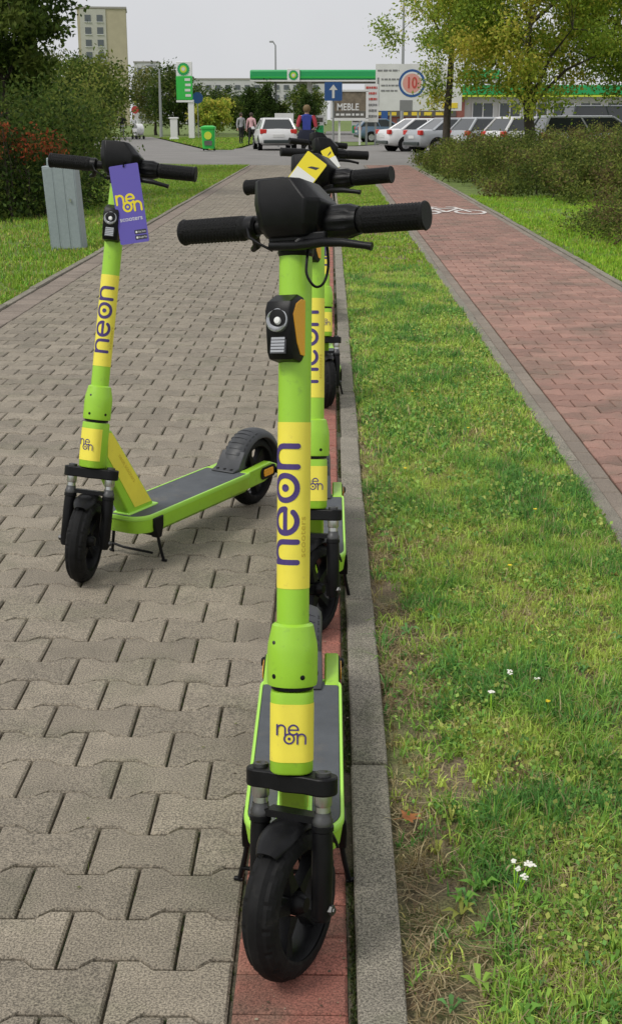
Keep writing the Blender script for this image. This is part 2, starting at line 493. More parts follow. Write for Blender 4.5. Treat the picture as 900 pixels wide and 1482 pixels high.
def tree(name, label, loc, height, cr, trunk_r, base, cols, nleaf, leaf, seed, cat='tree', group=None, nclump=90, lean=(0, 0), flat=0.8, sig=0.13, squash=1.0, extra=None, shell=0.45):
    rg = np.random.default_rng(seed)
    root = empty(name, loc); tag(root, label, cat, group)
    top = height; cz = (base + top) / 2; hz = (top - base) / 2
    cen = []
    while len(cen) < nclump:
        p = rg.normal(size=3); p /= np.linalg.norm(p); r = shell + (1 - shell) * rg.random() ** 0.6
        r *= 0.78 + 0.4 * rg.random()
        q = np.array([p[0] * cr * r + lean[0] * 0.6, p[1] * cr * r * squash + lean[1] * 0.6, cz + p[2] * hz * r])
        if q[2] > base * 0.85: cen.append(q)
    if extra: cen += [np.array(e) for e in extra]
    tb = MB()
    tp = [(0, 0, -0.1), (lean[0] * 0.1 + rg.normal() * 0.04, rg.normal() * 0.04, base * 0.5), (lean[0] * 0.3, lean[1] * 0.3, base), (lean[0] * 0.5, lean[1] * 0.5, base + hz * 0.6), (lean[0] * 0.6, lean[1] * 0.6, base + hz * 1.5)]
    tb.tube(tp, [trunk_r * 1.25, trunk_r, trunk_r * 0.85, trunk_r * 0.5, trunk_r * 0.12], 'bark', 8)
    tb.build('trunk', root, smooth=60)
    lb = MB()
    limbs = []
    nl = 9
    for k in range(nl):
        a = 2 * math.pi * (k + rg.random() * 0.6) / nl
        h0 = base * 0.92 + hz * 1.0 * rg.random()
        s = Vector((lean[0] * 0.35, lean[1] * 0.35, h0))
        e = Vector((math.cos(a) * cr * 0.72 + lean[0] * 0.5, math.sin(a) * cr * 0.72 * squash, h0 + hz * (0.25 + 0.55 * rg.random())))
        mid = (s + e) / 2 + Vector((0, 0, hz * 0.10))
        lb.tube([s, mid, e], [trunk_r * 0.42, trunk_r * 0.26, trunk_r * 0.07], 'bark', 5)
        limbs += [s.lerp(mid, 0.6), mid, mid.lerp(e, 0.5), e]
    for c in cen[::2]:
        c = Vector(c); b = min(limbs, key=lambda q: (q - c).length)
        lb.tube([b, (b + c) / 2 + Vector((0, 0, 0.05)), c], [trunk_r * 0.10, trunk_r * 0.07, trunk_r * 0.03], 'bark', 3, cap=False)
    lb.build('branches', root, smooth=60)['kind'] = 'stuff'
    foliage(root, cen, nleaf, cr * sig, leaf, cols, rg, flat=flat)
    return root

def shrub(name, label, loc, blobs, nleaf, leaf, cols, seed, cat='shrub', group=None, droop=0.0, aspect=0.5, sig=0.12, nc=None, stems=14, stem_r=0.012):
    """blobs: (x, y, z, rx, ry, rz) ellipsoids in the shrub's own coordinates; clumps fill them"""
    rg = np.random.default_rng(seed)
    root = empty(name, loc); tag(root, label, cat, group)
    cen = []; vol = np.array([b[3] * b[4] * b[5] for b in blobs]); vol = vol ** 0.8; vol /= vol.sum()
    tot = nc or 140
    for b, f in zip(blobs, vol):
        k = max(4, int(tot * f)); p = rg.normal(size=(k, 3)); p /= np.linalg.norm(p, axis=1)[:, None]
        r = (0.35 + 0.65 * rg.random(k) ** 0.5) * (0.8 + 0.35 * rg.random(k))
        q = p * r[:, None] * np.array(b[3:]) + np.array(b[:3])
        cen += [c for c in q if c[2] > 0.05]
    sb = MB()
    for c in [cen[int(i)] for i in rg.integers(0, len(cen), stems)]:
        b = Vector((c[0] + rg.normal() * 0.12, c[1] + 0.15 + rg.normal() * 0.15, -0.03))
        sb.tube([b, (b * 0.4 + Vector(c) * 0.6) + Vector((rg.normal() * 0.05, rg.normal() * 0.05, 0.05)), c], [stem_r, stem_r * 0.7, stem_r * 0.25], 'bark', 4, cap=False)
    sb.build('stems', root, smooth=60)['kind'] = 'stuff'
    s = np.mean([min(b[3:]) for b in blobs])
    foliage(root, cen, nleaf, s * sig * 2.2, leaf, cols, rg, droop, aspect, name='foliage')
    return root

# ================================================================== SETTING
sheet('ground', [(-1500, -200), (1500, -200), (1500, 3000), (-1500, 3000)], -0.10, 'turf', 'wide flat grassy ground reaching to the horizon')
sheet('road', [(-34, 43), (-6.2, 43.6), (-3.4, 41.4), (-2.7, 41.0), (0.02, 41.0), (0.02, 30.2), (1.04, 30.2), (1.04, 41.0), (2.7, 41.0), (3.2, 44.5), (34, 44.5), (34, 76), (3.0, 76), (1.4, 71), (-0.2, 71), (-0.6, 140), (-4.2, 140), (-4.4, 66), (-5.6, 61), (-14.5, 108), (-20, 108), (-20, 52), (-34, 52)],
      -0.022, 'asphalt', 'grey asphalt crossing road between the path and the fuel station')

# --- interlocking dumbbell pavers
def clip_x(poly, x, keep_less):
    out = []; n = len(poly)
    ins = lambda p: (p[0] <= x) if keep_less else (p[0] >= x)
    for i in range(n):
        a, b = poly[i], poly[(i + 1) % n]
        if ins(a): out.append(a)
        if ins(a) != ins(b):
            t = (x - a[0]) / (b[0] - a[0]); out.append((x, a[1] + (b[1] - a[1]) * t))
    return out
JX, JY = 0.0028, 0.0032           # half joint widths
def dumbbell():
    e, w, a, t = 0.0825 - JY, 0.0575 - JY, 0.036, 0.062
    hx = 0.1 - JX
    return [(-hx, -e), (-t, -e), (-a, -w), (a, -w), (t, -e), (hx, -e), (hx, e), (t, e), (a, w), (-a, w), (-t, e), (-hx, e)]
def paver_geo(poly, cx=0, cy=0, cz=0, ch=0.0045, depth=0.03, rx=0, ry=0):
    n = len(poly)
    mx = sum(p[0] for p in poly) / n; my = sum(p[1] for p in poly) / n
    w = max(p[0] for p in poly) - min(p[0] for p in poly); h = max(p[1] for p in poly) - min(p[1] for p in poly)
    fx, fy = 1 - 2 * ch / max(w, .02), 1 - 2 * ch / max(h, .02)
    top = [(mx + (x - mx) * fx, my + (y - my) * fy, 0.0) for x, y in poly]
    mid = [(x, y, -ch) for x, y in poly]
    bot = [(x, y, -depth) for x, y in poly]
    V = [(x + cx, y + cy, z + cz + rx * y + ry * x) for x, y, z in top + mid + bot]
    F = [tuple(range(n))] + [(i + n, (i + 1) % n + n, (i + 1) % n, i) for i in range(n)] + [(i + 2 * n, (i + 1) % n + 2 * n, (i + 1) % n + n, i + n) for i in range(n)]
    return V, F
def paving(parent, cells, material, piece, nmax=300, jit=0.0012):
    """cells: (poly2d at origin, cx, cy, key). The pieces that show largest become objects, the rest one mesh."""
    rg = random.Random(hash(piece) % 1000 + len(cells))
    rk = []
    for c in cells:
        u, v, d = px((c[1], c[2], 0))
        vis = -25 < u < 925 and -20 < v < 1510
        rk.append((0 if vis else 1, d))
    order = sorted(range(len(cells)), key=lambda i: rk[i])
    near = set(i for i in order[:nmax] if rk[i][0] == 0)
    cache = {}
    V, F, T = [], [], []
    for i, (poly, cx, cy, key) in enumerate(cells):
        dz = rg.uniform(-jit, jit) * 1.5; rx = rg.uniform(-1, 1) * 0.008; ry = rg.uniform(-1, 1) * 0.006
        if i in near:
            if key not in cache:
                v, f = paver_geo(poly); me = bpy.data.meshes.new(piece); me.from_pydata(v, [], f); me.materials.append(MATS[material]); cache[key] = me
            o = bpy.data.objects.new(piece, cache[key]); COL.objects.link(o); o.parent = parent
            o.location = (cx, cy, dz); o.rotation_euler = (rx, ry, rg.uniform(-1, 1) * 0.008)
        else:
            if rk[i][0] == 1 and rk[i][1] < 0.2: continue
            v, f = paver_geo(poly, cx, cy, dz, rx=rx, ry=ry); k = len(V); V += v; F += [tuple(j + k for j in q) for q in f]; T += [rg.uniform(-1, 1)] * len(v)
    if V:
        me = bpy.data.meshes.new(piece + '_field'); me.from_pydata(V, [], F); me.materials.append(MATS[material])
        at = me.attributes.new('tint', 'FLOAT', 'POINT'); at.data.foreach_set('value', T)
        o = bpy.data.objects.new(piece + '_field', me); COL.objects.link(o); o.parent = parent; o['kind'] = 'stuff'

PX0, PX1 = -2.245, -0.155           # grey path
bed = sheet('path', [(-2.46, 0.6), (0.05, 0.6), (0.05, 41.0), (-2.46, 41.0)], -0.013, 'joint_sand', 'footpath of grey interlocking concrete pavers with mossy joints')
cells = []
full = dumbbell()
for r in range(-6, 280):
    cy = 1.899 + 0.14 * r
    if cy > 40.9 or cy < 1.0: continue
    x = PX1 + (0.0 if r % 2 == 0 else -0.1)
    while x > PX0 - 0.1:
        poly, key = full, 'full'
        if x + 0.1 > PX1 + 0.01: poly = clip_x(full, PX1 - x - JX, True); key = 'cutr'
        if x - 0.1 < PX0 - 0.001:
            poly = clip_x(poly, PX0 - x + JX, False); key = 'cutl%d' % (r % 2)
            if len(poly) < 3 or max(p[0] for p in poly) - min(p[0] for p in poly) < 0.015: break
        cells.append((poly, x, cy, key)); x -= 0.2
paving(bed, cells, 'paver_grey', 'paver')

def rect(w, h): return [(-w / 2, -h / 2), (w / 2, -h / 2), (w / 2, h / 2), (-w / 2, h / 2)]
def strip_of(name, x0, x1, pitch, d0, y0, y1, material, piece, label, gap=0.004, nmax=300):
    b = sheet(name, [(x0 - 0.004, y0), (x1 + 0.004, y0), (x1 + 0.004, y1), (x0 - 0.004, y1)], -0.0095, 'joint_sand', label)
    cs = []; k = math.floor((y0 - d0) / pitch) + 1
    while d0 + pitch * (k + 1) < y1:
        cs.append((rect(x1 - x0 - gap, pitch - gap), (x0 + x1) / 2, d0 + pitch * (k + 0.5), 'r')); k += 1
    paving(b, cs, material, piece, nmax)
    return b
strip_of('red_strip', -0.152, 0.036, 0.1, 1.807, 1.0, 41, 'paver_red', 'red_brick', 'single row of red paving bricks beside the narrow kerb')
strip_of('outer_red_strip', -2.437, -2.250, 0.1, 1.83, 5.0, 41, 'paver_dull_red', 'red_brick', 'single row of dull red paving bricks along the lawn edge')
strip_of('bike_path_band', 1.036, 1.114, 0.2, 1.9, 2.0, 41, 'paver_band', 'band_paver', 'row of pale grey-brown pavers edging the red bike path')
strip_of('outer_bike_path_band', 2.405, 2.478, 0.2, 1.95, 3.0, 41, 'paver_band', 'band_paver', 'row of pale pavers on the hedge side of the bike path')
sheet('kerb_joint', [(0.035, 1.0), (0.0535, 1.0), (0.0535, 30.4), (0.035, 30.4)], -0.0055, 'joint_sand', 'dark mossy joint between the red bricks and the kerb')
bed2 = sheet('bike_path', [(1.03, 1.5), (2.5, 1.5), (2.5, 41.0), (1.03, 41.0)], -0.0135, 'joint_sand', 'red bike path of interlocking concrete pavers')
cells = []
BX0, BX1 = 1.118, 2.402
for r in range(0, 290):
    cy = 1.95 + 0.14 * r
    if cy > 40.9: break
    x = BX0 + (0.1 if r % 2 == 0 else 0.0)
    while x < BX1 + 0.1:
        poly, key = full, 'full'
        if x - 0.1 < BX0 - 0.01: poly = clip_x(full, BX0 - x + JX, False); key = 'cutl'
        if x + 0.1 > BX1 + 0.001:
            poly = clip_x(poly, BX1 - x - JX, True); key = 'cutr%d' % (r % 2)
            if len(poly) < 3 or max(p[0] for p in poly) - min(p[0] for p in poly) < 0.015: break
        cells.append((poly, x, cy, key)); x += 0.2
paving(bed2, cells, 'paver_pale_red', 'paver')

def kerb(name, xc, w, top, y0, y1, d0, label, jit=0.0035):
    b = MB(); b.box((xc, (y0 + y1) / 2, -0.075), (w * 0.8, y1 - y0, 0.10), 'joint_sand')
    o = b.build(name); tag(o, label, kind='structure')
    t = MB(); t.box((0, 0, -0.06), (w, 0.993, 0.12), 'kerb')
    me = None; rg = random.Random(int(w * 1000 + xc * 10)); k = math.floor(y0 - d0) + 1
    while d0 + k + 1 <= y1:
        if me is None:
            s = t.build('kerb_stone', o, bevel=0.005); me = s
        else: s = copy_obj(me, o)
        s.location = (xc + rg.uniform(-jit, jit), d0 + k + 0.5, top + rg.uniform(-0.003, 0.003)); s.rotation_euler = (rg.uniform(-.003, .003), 0, rg.uniform(-.003, .003)); k += 1
    return o
kerb('kerb', 0.0905, 0.078, 0.012, 0.5, 30.6, 2.515, 'narrow grey concrete kerb between red bricks and the grass strip')
kerb('bike_path_kerb', 1.003, 0.058, 0.010, 1.5, 30.6, 2.13, 'thin grey kerb between the grass strip and the bike path')
kerb('outer_bike_path_kerb', 2.513, 0.06, 0.010, 3.6, 41, 2.4, 'thin grey kerb between the bike path and the hedge lawn')
kerb('lawn_kerb', -2.472, 0.06, 0.015, 5.6, 41, 2.7, 'thin grey kerb between outer red bricks and the lawn')

sheet('verge', [(0.125, 0.8), (0.98, 0.8), (0.98, 30.4), (0.125, 30.4)], -0.012, 'soil', 'soil of the grass strip between kerb and bike path')
sheet('lawn', [(-2.495, 5), (-2.495, 41), (-3.4, 41.4), (-6.2, 43.5), (-14, 43.0), (-14, 5)], -0.014, 'turf', 'lawn beside the grey footpath in front of the shrubs')
sheet('hedge_lawn', [(2.54, 3), (16, 3), (16, 44.3), (3.2, 44.3), (2.7, 41), (2.54, 41)], -0.014, 'turf', 'lawn between the bike path and the hedge')
sheet('traffic_island', [(-13.9, 106), (-5.5, 61.6), (-4.7, 65.5), (-4.4, 135), (-13.9, 135)], -0.012, 'turf', 'grass island around the fuel station pylon')
sheet('station_lawn', [(-0.4, 71.8), (1.3, 71.8), (3.0, 77), (9.0, 77), (9.0, 84), (-0.4, 84)], -0.012, 'turf', 'grass patch under the roadside billboards')
sheet('forecourt', [(-0.5, 86), (40, 86), (40, 160), (-0.5, 160)], -0.03, 'asphalt', 'grey forecourt of the fuel station')

# --- painted bicycle symbol
def bike_symbol():
    mb = MB(); cnt = [0]
    def st(pts, w, closed=False):
        V, F = strip2d(pts, w, closed); cnt[0] += 1
        mb.add([(1.72 + u, 19.2 + v * 2.0, 0.005 + 0.0004 * cnt[0]) for u, v in V], F, 'white_paint')
    circ = lambda cx, cy, r: [(cx + r * math.cos(a), cy + r * math.sin(a)) for a in np.linspace(0, 2 * math.pi, 25)[:-1]]
    st(circ(-0.27, 0.42, 0.22), 0.055, True); st(circ(0.42, 0.42, 0.22), 0.055, True)
    for seg in (((-0.27, 0.42), (-0.10, 0.83)), ((-0.10, 0.83), (0.30, 0.80)), ((0.30, 0.80), (0.06, 0.42)), ((0.06, 0.42), (-0.12, 0.95)),
                ((-0.27, 0.42), (0.06, 0.42)), ((0.42, 0.42), (0.27, 0.95)), ((0.27, 0.95), (0.16, 0.97)), ((-0.2, 0.96), (-0.02, 0.96))):
        st(list(seg), 0.055)
    return tag(mb.build('bike_marking'), 'white bicycle symbol painted on the red bike path', 'road marking')
bike_symbol()

# ================================================================== SCOOTERS
RAKE = 13.0
WR = 0.127
def tyre_mesh(mb, M, w=0.060, ro=WR, n=126):
    prof = []
    for k in range(15):
        a = math.pi * (-0.08 + 1.16 * k / 14)
        prof.append((0.094 + (ro - 0.094) * max(0, math.sin(a)) ** 0.75 if 0 <= a <= math.pi else 0.090, -math.cos(a) * w / 2))
    rings = []
    for i in range(n):
        t = 2 * math.pi * i / n; ring = []
        for j, (r, x) in enumerate(prof):
            ph = (i + abs(j - 7) * 2) % 7
            g = 0.0034 if (1 <= j <= 13 and j not in (6, 7, 8) and ph < 1) else 0.0
            if j in (5, 9): g = 0.0030
            rr = r - g
            ring.append((x, rr * math.cos(t), rr * math.sin(t)))
        rings.append(ring)
    rings.append(rings[0])
    mb.loft(rings, 'rubber', M, False, False, closed=False)
def rim_mesh(mb, M, spokes=5):
    mb.lathe([(0.096, -0.027), (0.099, -0.020), (0.092, -0.012), (0.092, 0.012), (0.099, 0.020), (0.096, 0.027), (0.091, 0.026), (0.085, 0.012), (0.085, -0.012), (0.091, -0.026), (0.096, -0.027)], 'black_plastic', 40, M, 'x', cap=False)
    mb.lathe([(0.0, -0.030), (0.012, -0.030), (0.017, -0.022), (0.020, -0.014), (0.020, 0.014), (0.017, 0.022), (0.012, 0.030), (0.0, 0.030)], 'black_plastic', 24, M, 'x', cap=False)
    for k in range(spokes):
        A = M @ Matrix.Rotation(2 * math.pi * k / spokes + 0.3, 4, 'X')
        mb.loft([[(-0.012, -0.013, 0.022), (0.012, -0.013, 0.022), (0.012, 0.013, 0.022), (-0.012, 0.013, 0.022)],
                 [(-0.009, -0.0075, 0.055), (0.009, -0.0075, 0.055), (0.009, 0.0075, 0.055), (-0.009, 0.0075, 0.055)],
                 [(-0.014, -0.012, 0.087), (0.014, -0.012, 0.087), (0.014, 0.012, 0.087), (-0.014, 0.012, 0.087)]], 'black_plastic', A)
def shell(mb, m, M, r, w, a0, a1, th=0.003, n=18, arch=0.010, skirt=0.012, taper=0.0):
    """curved mudguard over a wheel; angle 0 = front, 90 = up"""
    prof = [(-1.0, -skirt), (-0.96, -0.002), (-0.75, arch * 0.55), (-0.4, arch * 0.9), (0, arch), (0.4, arch * 0.9), (0.75, arch * 0.55), (0.96, -0.002), (1.0, -skirt)]
    rings = []
    for i in range(n + 1):
        f = i / n; t = R(a0 + (a1 - a0) * f); ww = w / 2 * (1 - taper * max(0, (0.25 - f) / 0.25) ** 2)
        ring = [(u * ww, -(r + h) * math.cos(t), (r + h) * math.sin(t)) for u, h in prof]
        ring += [(u * (ww - th), -(r + h - th) * math.cos(t), (r + h - th) * math.sin(t)) for u, h in reversed(prof)]
        rings.append(ring)
    mb.loft(rings, m, M)
def rrect(w, h, r, n=5, cx=0, cy=0):
    out = []
    for sx, sy, a in ((1, 1, 0), (-1, 1, 90), (-1, -1, 180), (1, -1, 270)):
        out += [(cx + sx * (w / 2 - r) + r * math.cos(R(a + 90 * k / n)), cy + sy * (h / 2 - r) + r * math.sin(R(a + 90 * k / n))) for k in range(n + 1)]
    return out

def scooter(loc, yaw, steer, label, roll=0.0):
    root = empty('electric_scooter', loc, R(yaw)); root.rotation_euler = (0, R(roll), R(yaw))
    tag(root, label, 'scooter', 'green and yellow rental scooters parked on the paving')
    RK = Matrix.Translation((0, 0, WR - 0.002)) @ Matrix.Rotation(R(-RAKE), 4, 'X')
    ST = RK @ Matrix.Rotation(R(steer), 4, 'Z')
    I = Matrix.Identity(4)
    # --- front wheel
    w = MB(); rim_mesh(w, ST); fw = w.build('front_wheel', root, smooth=40)
    t = MB(); tyre_mesh(t, ST); t.build('tyre', fw, smooth=14)
    # --- fork
    c = MB()
    oc = []
    for k in range(13): a = R(-90 + 180 * k / 12); oc.append((0.058 + 0.024 * math.cos(a), 0.024 * math.sin(a)))
    oc += [(0.030, 0.021), (0.0, 0.030), (-0.030, 0.021)]
    for k in range(13): a = R(90 + 180 * k / 12); oc.append((-0.058 + 0.024 * math.cos(a), 0.024 * math.sin(a)))
    oc += [(-0.030, -0.021), (0.0, -0.028), (0.030, -0.021)]
    c.prism(oc, 0.190, 0.220, 'black_plastic', ST, 'z')
    fk = c.build('fork_crown', root, bevel=0.003)
    b = MB()
    for sx in (-1, 1):
        b.lathe([(0.0, 0.218), (0.013, 0.218), (0.013, 0.226), (0.008, 0.227), (0.0, 0.221)], 'dark_steel', 12, ST @ Matrix.Translation((sx * 0.058, 0, 0)), cap=False)
        b.build('bolt', fk, smooth=40); b = MB()
    for sx in (-1, 1):
        T = ST @ Matrix.Translation((sx * 0.058, 0, 0))
        g = MB()
        g.lathe([(0.0, -0.020), (0.013, -0.020), (0.0175, -0.010), (0.0175, 0.10), (0.0165, 0.128), (0.0185, 0.130), (0.0185, 0.138), (0.0150, 0.140), (0.0, 0.140)], 'black_plastic', 18, T, cap=False)
        g.box((sx * -0.004, 0.0, 0.0), (0.016, 0.030, 0.034), 'black_plastic', T)
        leg = g.build('fork_leg', root, smooth=40)
        q = MB(); q.lathe([(0.0125, 0.150), (0.0125, 0.194)], 'steel', 18, T, cap=False)
        q.lathe([(0.0165, 0.138), (0.0175, 0.146), (0.0145, 0.152), (0.0135, 0.160)], 'dark_steel', 18, T, cap=False)
        q.lathe([(0.0135, 0.170), (0.0150, 0.174), (0.0150, 0.190)], 'steel', 18, T, cap=False)
        q.build('stanchion', leg, smooth=40)
        q = MB(); q.lathe([(0.0, sx * 0.012), (0.009, sx * 0.012), (0.009, sx * 0.021), (0.005, sx * 0.022), (0.005, sx * 0.024), (0.0, sx * 0.024)], 'dark_steel', 6, T, 'x', cap=False)
        q.build('axle_nut', leg, smooth=30)
    f = MB(); shell(f, 'black_plastic', ST, 0.134, 0.066, 50, 150, arch=0.008, skirt=0.006, taper=0.45)
    f.box((0, 0.006, 0.146), (0.090, 0.030, 0.012), 'black_plastic', ST)
    f.build('front_fender', root, smooth=40)
    # --- head tube (turns with the frame)
    h = MB(); rings = []
    for s_, k in ((0.222, 0.92), (0.226, 1.0), (0.350, 1.0), (0.356, 0.97)):
        rings.append([(x * k, y * k, s_) for x, y in rrect(0.070, 0.072, 0.024, 6)])
    h.loft(rings, 'green', RK); ht = h.build('head_tube', root, smooth=40)
    q = MB()
    arc = [(x, y) for x, y in rrect(0.0716, 0.0736, 0.0248, 6)]
    fr = sorted([p for p in arc if p[1] < -0.012], key=lambda p: p[0])
    fr = [(fr[0][0], 0.000)] + fr + [(fr[-1][0], 0.000)] if False else fr
    q.loft([[(x, y, 0.243) for x, y in fr], [(x, y, 0.338) for x, y in fr]], 'yellow', RK, False, False, closed=False)
    st = q.build('sticker', ht, smooth=50)
    q = MB(); parts, lw, lh = stacked_logo(0.17); sc = 0.046 / lw
    put_strokes(q, parts, lambda u, v, i: RK @ Vector(((u - lw / 2) * sc, -0.0372 - 0.00012 * (i + 1) + 0.35 * max(0, abs((u - lw / 2) * sc) - 0.0115) ** 1.7 * 6, 0.290 + (v - lh / 2) * sc)), 'purple_ink')
    q.build('lettering', ht)
    # --- collar and pole
    q = MB(); q.lathe([(0.030, 0.3575), (0.0345, 0.3585), (0.0345, 0.3640)], 'black_plastic', 32, ST, cap=False)
    q.lathe([(0.034, 0.3642), (0.0400, 0.3650), (0.0410, 0.3700), (0.0410, 0.420), (0.0400, 0.432), (0.0335, 0.462), (0.0310, 0.464), (0.027, 0.466)], 'green', 36, ST, cap=False)
    cl = q.build('collar', root, smooth=35)
    for a, s_, r_ in ((-18, 0.382, 0.0042), (52, 0.382, 0.0042), (122, 0.382, 0.0042), (-100, 0.382, 0.0042), (-22, 0.436, 0.0036)):
        q = MB(); A = ST @ Matrix.Rotation(R(a), 4, 'Z') @ Matrix.Translation((0, -0.0402 if s_ < 0.4 else -0.0384, s_))
        q.lathe([(0.0, -0.0016), (r_ * 0.6, -0.0016), (r_, -0.0010), (r_, 0.004)], 'black_plastic' if s_ < 0.4 else 'dark_steel', 10, A, 'y', cap=False); q.build('screw', cl, smooth=30)
    PR = 0.0262
    q = MB(); q.lathe([(PR, 0.440), (PR, 1.055)], 'green', 40, ST, cap=False); pole = q.build('pole', root, smooth=40)
    q = MB(); q.lathe([(PR + 0.0005, 0.523), (PR + 0.0005, 0.790)], 'yellow', 40, ST, cap=False); q.build('sleeve', pole, smooth=40)
    q = MB(); parts, ww = word('neon', 0.215, 0.34); sc = 0.186 / ww
    def wrap(ty, s_, i, r=PR + 0.0007): a = ty / r; rr = r + 0.00010 * (i + 1); return ST @ Vector((rr * math.sin(a), -rr * math.cos(a), s_))
    put_strokes(q, parts, lambda u, v, i: wrap(-(v - 0.5) * sc - 0.001, 0.566 + u * sc, i), 'purple_ink'); q.build('lettering', pole)
    V, F = text2d('scooters', 0.0165); q = MB(); q.add([wrap(-v + 0.0295, 0.607 + u * 1.15, 1) for u, v in V], F, 'ochre_ink'); q.build('small_lettering', pole)
    # --- headlight
    q = MB()
    side = [(-0.020, 0.884), (-0.046, 0.888), (-0.052, 0.898), (-0.060, 0.964), (-0.054, 0.978), (-0.030, 0.990), (0.004, 0.985), (0.004, 0.900)]
    def hring(x, k): 
        cy_, cs = -0.024, 0.937
        return [(x, cy_ + (y - cy_) * k, cs + (s_ - cs) * k) for y, s_ in side]
    q.loft([hring(-0.0225, 0.92), hring(-0.0215, 0.97), hring(-0.019, 1.0), hring(0.019, 1.0), hring(0.0215, 0.97), hring(0.0225, 0.92)], 'black_plastic', ST)
    hl = q.build('headlight', root, smooth=30)
    tilt = Matrix.Rotation(R(-7), 4, 'X')
    A = ST @ Matrix.Translation((0, -0.0575, 0.948)) @ tilt
    q = MB(); q.lathe([(0.0185, 0.004), (0.0185, -0.0036), (0.0170, -0.0044), (0.0135, 0.0006), (0.0080, 0.0025), (0.0, 0.0028)], 'lens', 24, A, 'y', cap=False)
    q.lathe([(0.0, -0.0040), (0.0050, -0.0032), (0.0072, 0.0020)], 'led', 12, A, 'y', cap=False); q.build('lamp', hl, smooth=50)
    q = MB(); A2 = ST @ Matrix.Translation((0, -0.0540, 0.910)) @ tilt
    for k in range(5): q.box((0, -0.0015, -0.010 + 0.005 * k), (0.024, 0.004, 0.0036), 'lens', A2)
    q.box((0, 0.0005, 0), (0.027, 0.004, 0.027), 'lens_dark', A2); q.build('lower_lamp', hl)
    amb = [(0.000, 0.893), (-0.024, 0.896), (-0.036, 0.915), (-0.049, 0.958), (-0.040, 0.975), (-0.024, 0.983), (0.000, 0.982)]
    for sx in (-1, 1):
        q = MB(); q.prism(amb, sx * 0.0205, sx * 0.0238, 'amber', ST, 'x'); q.build('reflector', hl, bevel=0.001)
    # --- neck, handlebar, display
    q = MB(); q.lathe([(0.0262, 1.052), (0.0285, 1.054), (0.0285, 1.072), (0.033, 1.078), (0.036, 1.092), (0.0, 1.092)], 'black_plastic', 28, ST, cap=False)
    q.box((0, 0.004, 1.098), (0.085, 0.055, 0.034), 'black_plastic', ST); q.box((0.02, -0.030, 1.078), (0.10, 0.014, 0.014), 'black_plastic', ST)
    q.build('bar_clamp', root, bevel=0.003)
    BS = 1.103
    q = MB(); q.tube([ST @ Vector(p) for p in ((-0.206, 0.0, BS), (-0.04, 0.0, BS), (0.04, 0.0, BS), (0.215, 0.0, BS))], 0.0115, 'black_plastic', 16); hb = q.build('handlebar', root, smooth=40)
    def gripmesh(x0, x1, r):
        n = 28; g = MB(); rings = []
        L = 40
        for i in range(L + 1):
            f = i / L; x = x0 + (x1 - x0) * f
            if f < 0.06: rr = r * (0.85 + 0.15 * f / 0.06)
            elif f > 0.95: rr = r * 1.06
            else: rr = r
            if f == 1: rr = r * 0.98
            rings.append([(x, (rr - (0.0017 if (k // 2 + i) % 2 and 0.08 < f < 0.93 else 0)) * math.cos(2 * math.pi * k / n), (rr - (0.0017 if (k // 2 + i) % 2 and 0.08 < f < 0.93 else 0)) * math.sin(2 * math.pi * k / n) + BS) for k in range(n)])
        g.loft(rings, 'grip', ST); return g.build('grip', hb, smooth=18)
    gripmesh(0.112, 0.224, 0.0212); gripmesh(-0.088, -0.213, 0.0205)
    q = MB(); n = 44; rings = []
    for x, r_ in ((0.056, 0.012), (0.058, 0.024), (0.066, 0.0268), (0.096, 0.0268), (0.104, 0.0238), (0.112, 0.0218)):
        rings.append([(x, (r_ - (0.0016 if k % 4 < 2 and 0.06 < x < 0.11 else 0)) * math.cos(2 * math.pi * k / n), (r_ - (0.0016 if k % 4 < 2 and 0.06 < x < 0.11 else 0)) * math.sin(2 * math.pi * k / n) + BS) for k in range(n)])
    q.loft(rings, 'black_plastic', ST); q.build('bell', hb, smooth=25)
    q = MB(); q.lathe([(0.0, -0.092), (0.017, -0.092), (0.019, -0.086), (0.019, -0.074), (0.015, -0.070), (0.0, -0.070)], 'black_plastic', 20, ST @ Matrix.Translation((0, 0, BS)), 'x', cap=False)
    q.tube([ST @ Vector(p) for p in ((-0.078, 0.006, BS - 0.014), (-0.083, 0.02, BS - 0.026), (-0.096, 0.03, BS - 0.030))], [0.007, 0.007, 0.005], 'black_plastic', 8); q.build('throttle', hb, smooth=40)
    q = MB(); q.tube([ST @ Vector(p) for p in ((-0.028, -0.032, BS - 0.036), (0.02, -0.034, BS - 0.038), (0.045, -0.040, BS - 0.038), (0.075, -0.052, BS - 0.038), (0.115, -0.060, BS - 0.042), (0.150, -0.058, BS - 0.048), (0.160, -0.057, BS - 0.050))],
                     [0.0075, 0.008, 0.008, 0.0075, 0.0065, 0.0055, 0.0065], 'black_plastic', 10)
    q.tube([ST @ Vector(p) for p in ((0.045, -0.012, BS - 0.002), (0.035, -0.03, BS - 0.022), (0.022, -0.034, BS - 0.036))], [0.008, 0.007, 0.008], 'black_plastic', 8); q.build('brake_lever', hb, smooth=45)
    q = MB()
    def oct_(w_, d_, c_, x0=0, y0=0): return [(x0 + sx * (w_ / 2 - (c_ if i else 0)), y0 + sy * (d_ / 2 - (0 if i else c_))) for sx, sy, o in ((1, 1, 0), (-1, 1, 1), (-1, -1, 0), (1, -1, 1)) for i in ((0, 1) if o == 0 else (1, 0))]
    rings = [[(x, y, 1.078) for x, y in oct_(0.082, 0.070, 0.012, 0.006, -0.008)],
             [(x, y, 1.096) for x, y in oct_(0.104, 0.088, 0.016, 0.006, -0.012)],
             [(x, y, 1.132) for x, y in oct_(0.118, 0.096, 0.018, 0.006, -0.012)],
             [(x, y, 1.168) for x, y in oct_(0.080, 0.086, 0.012, -0.012, -0.010)]]
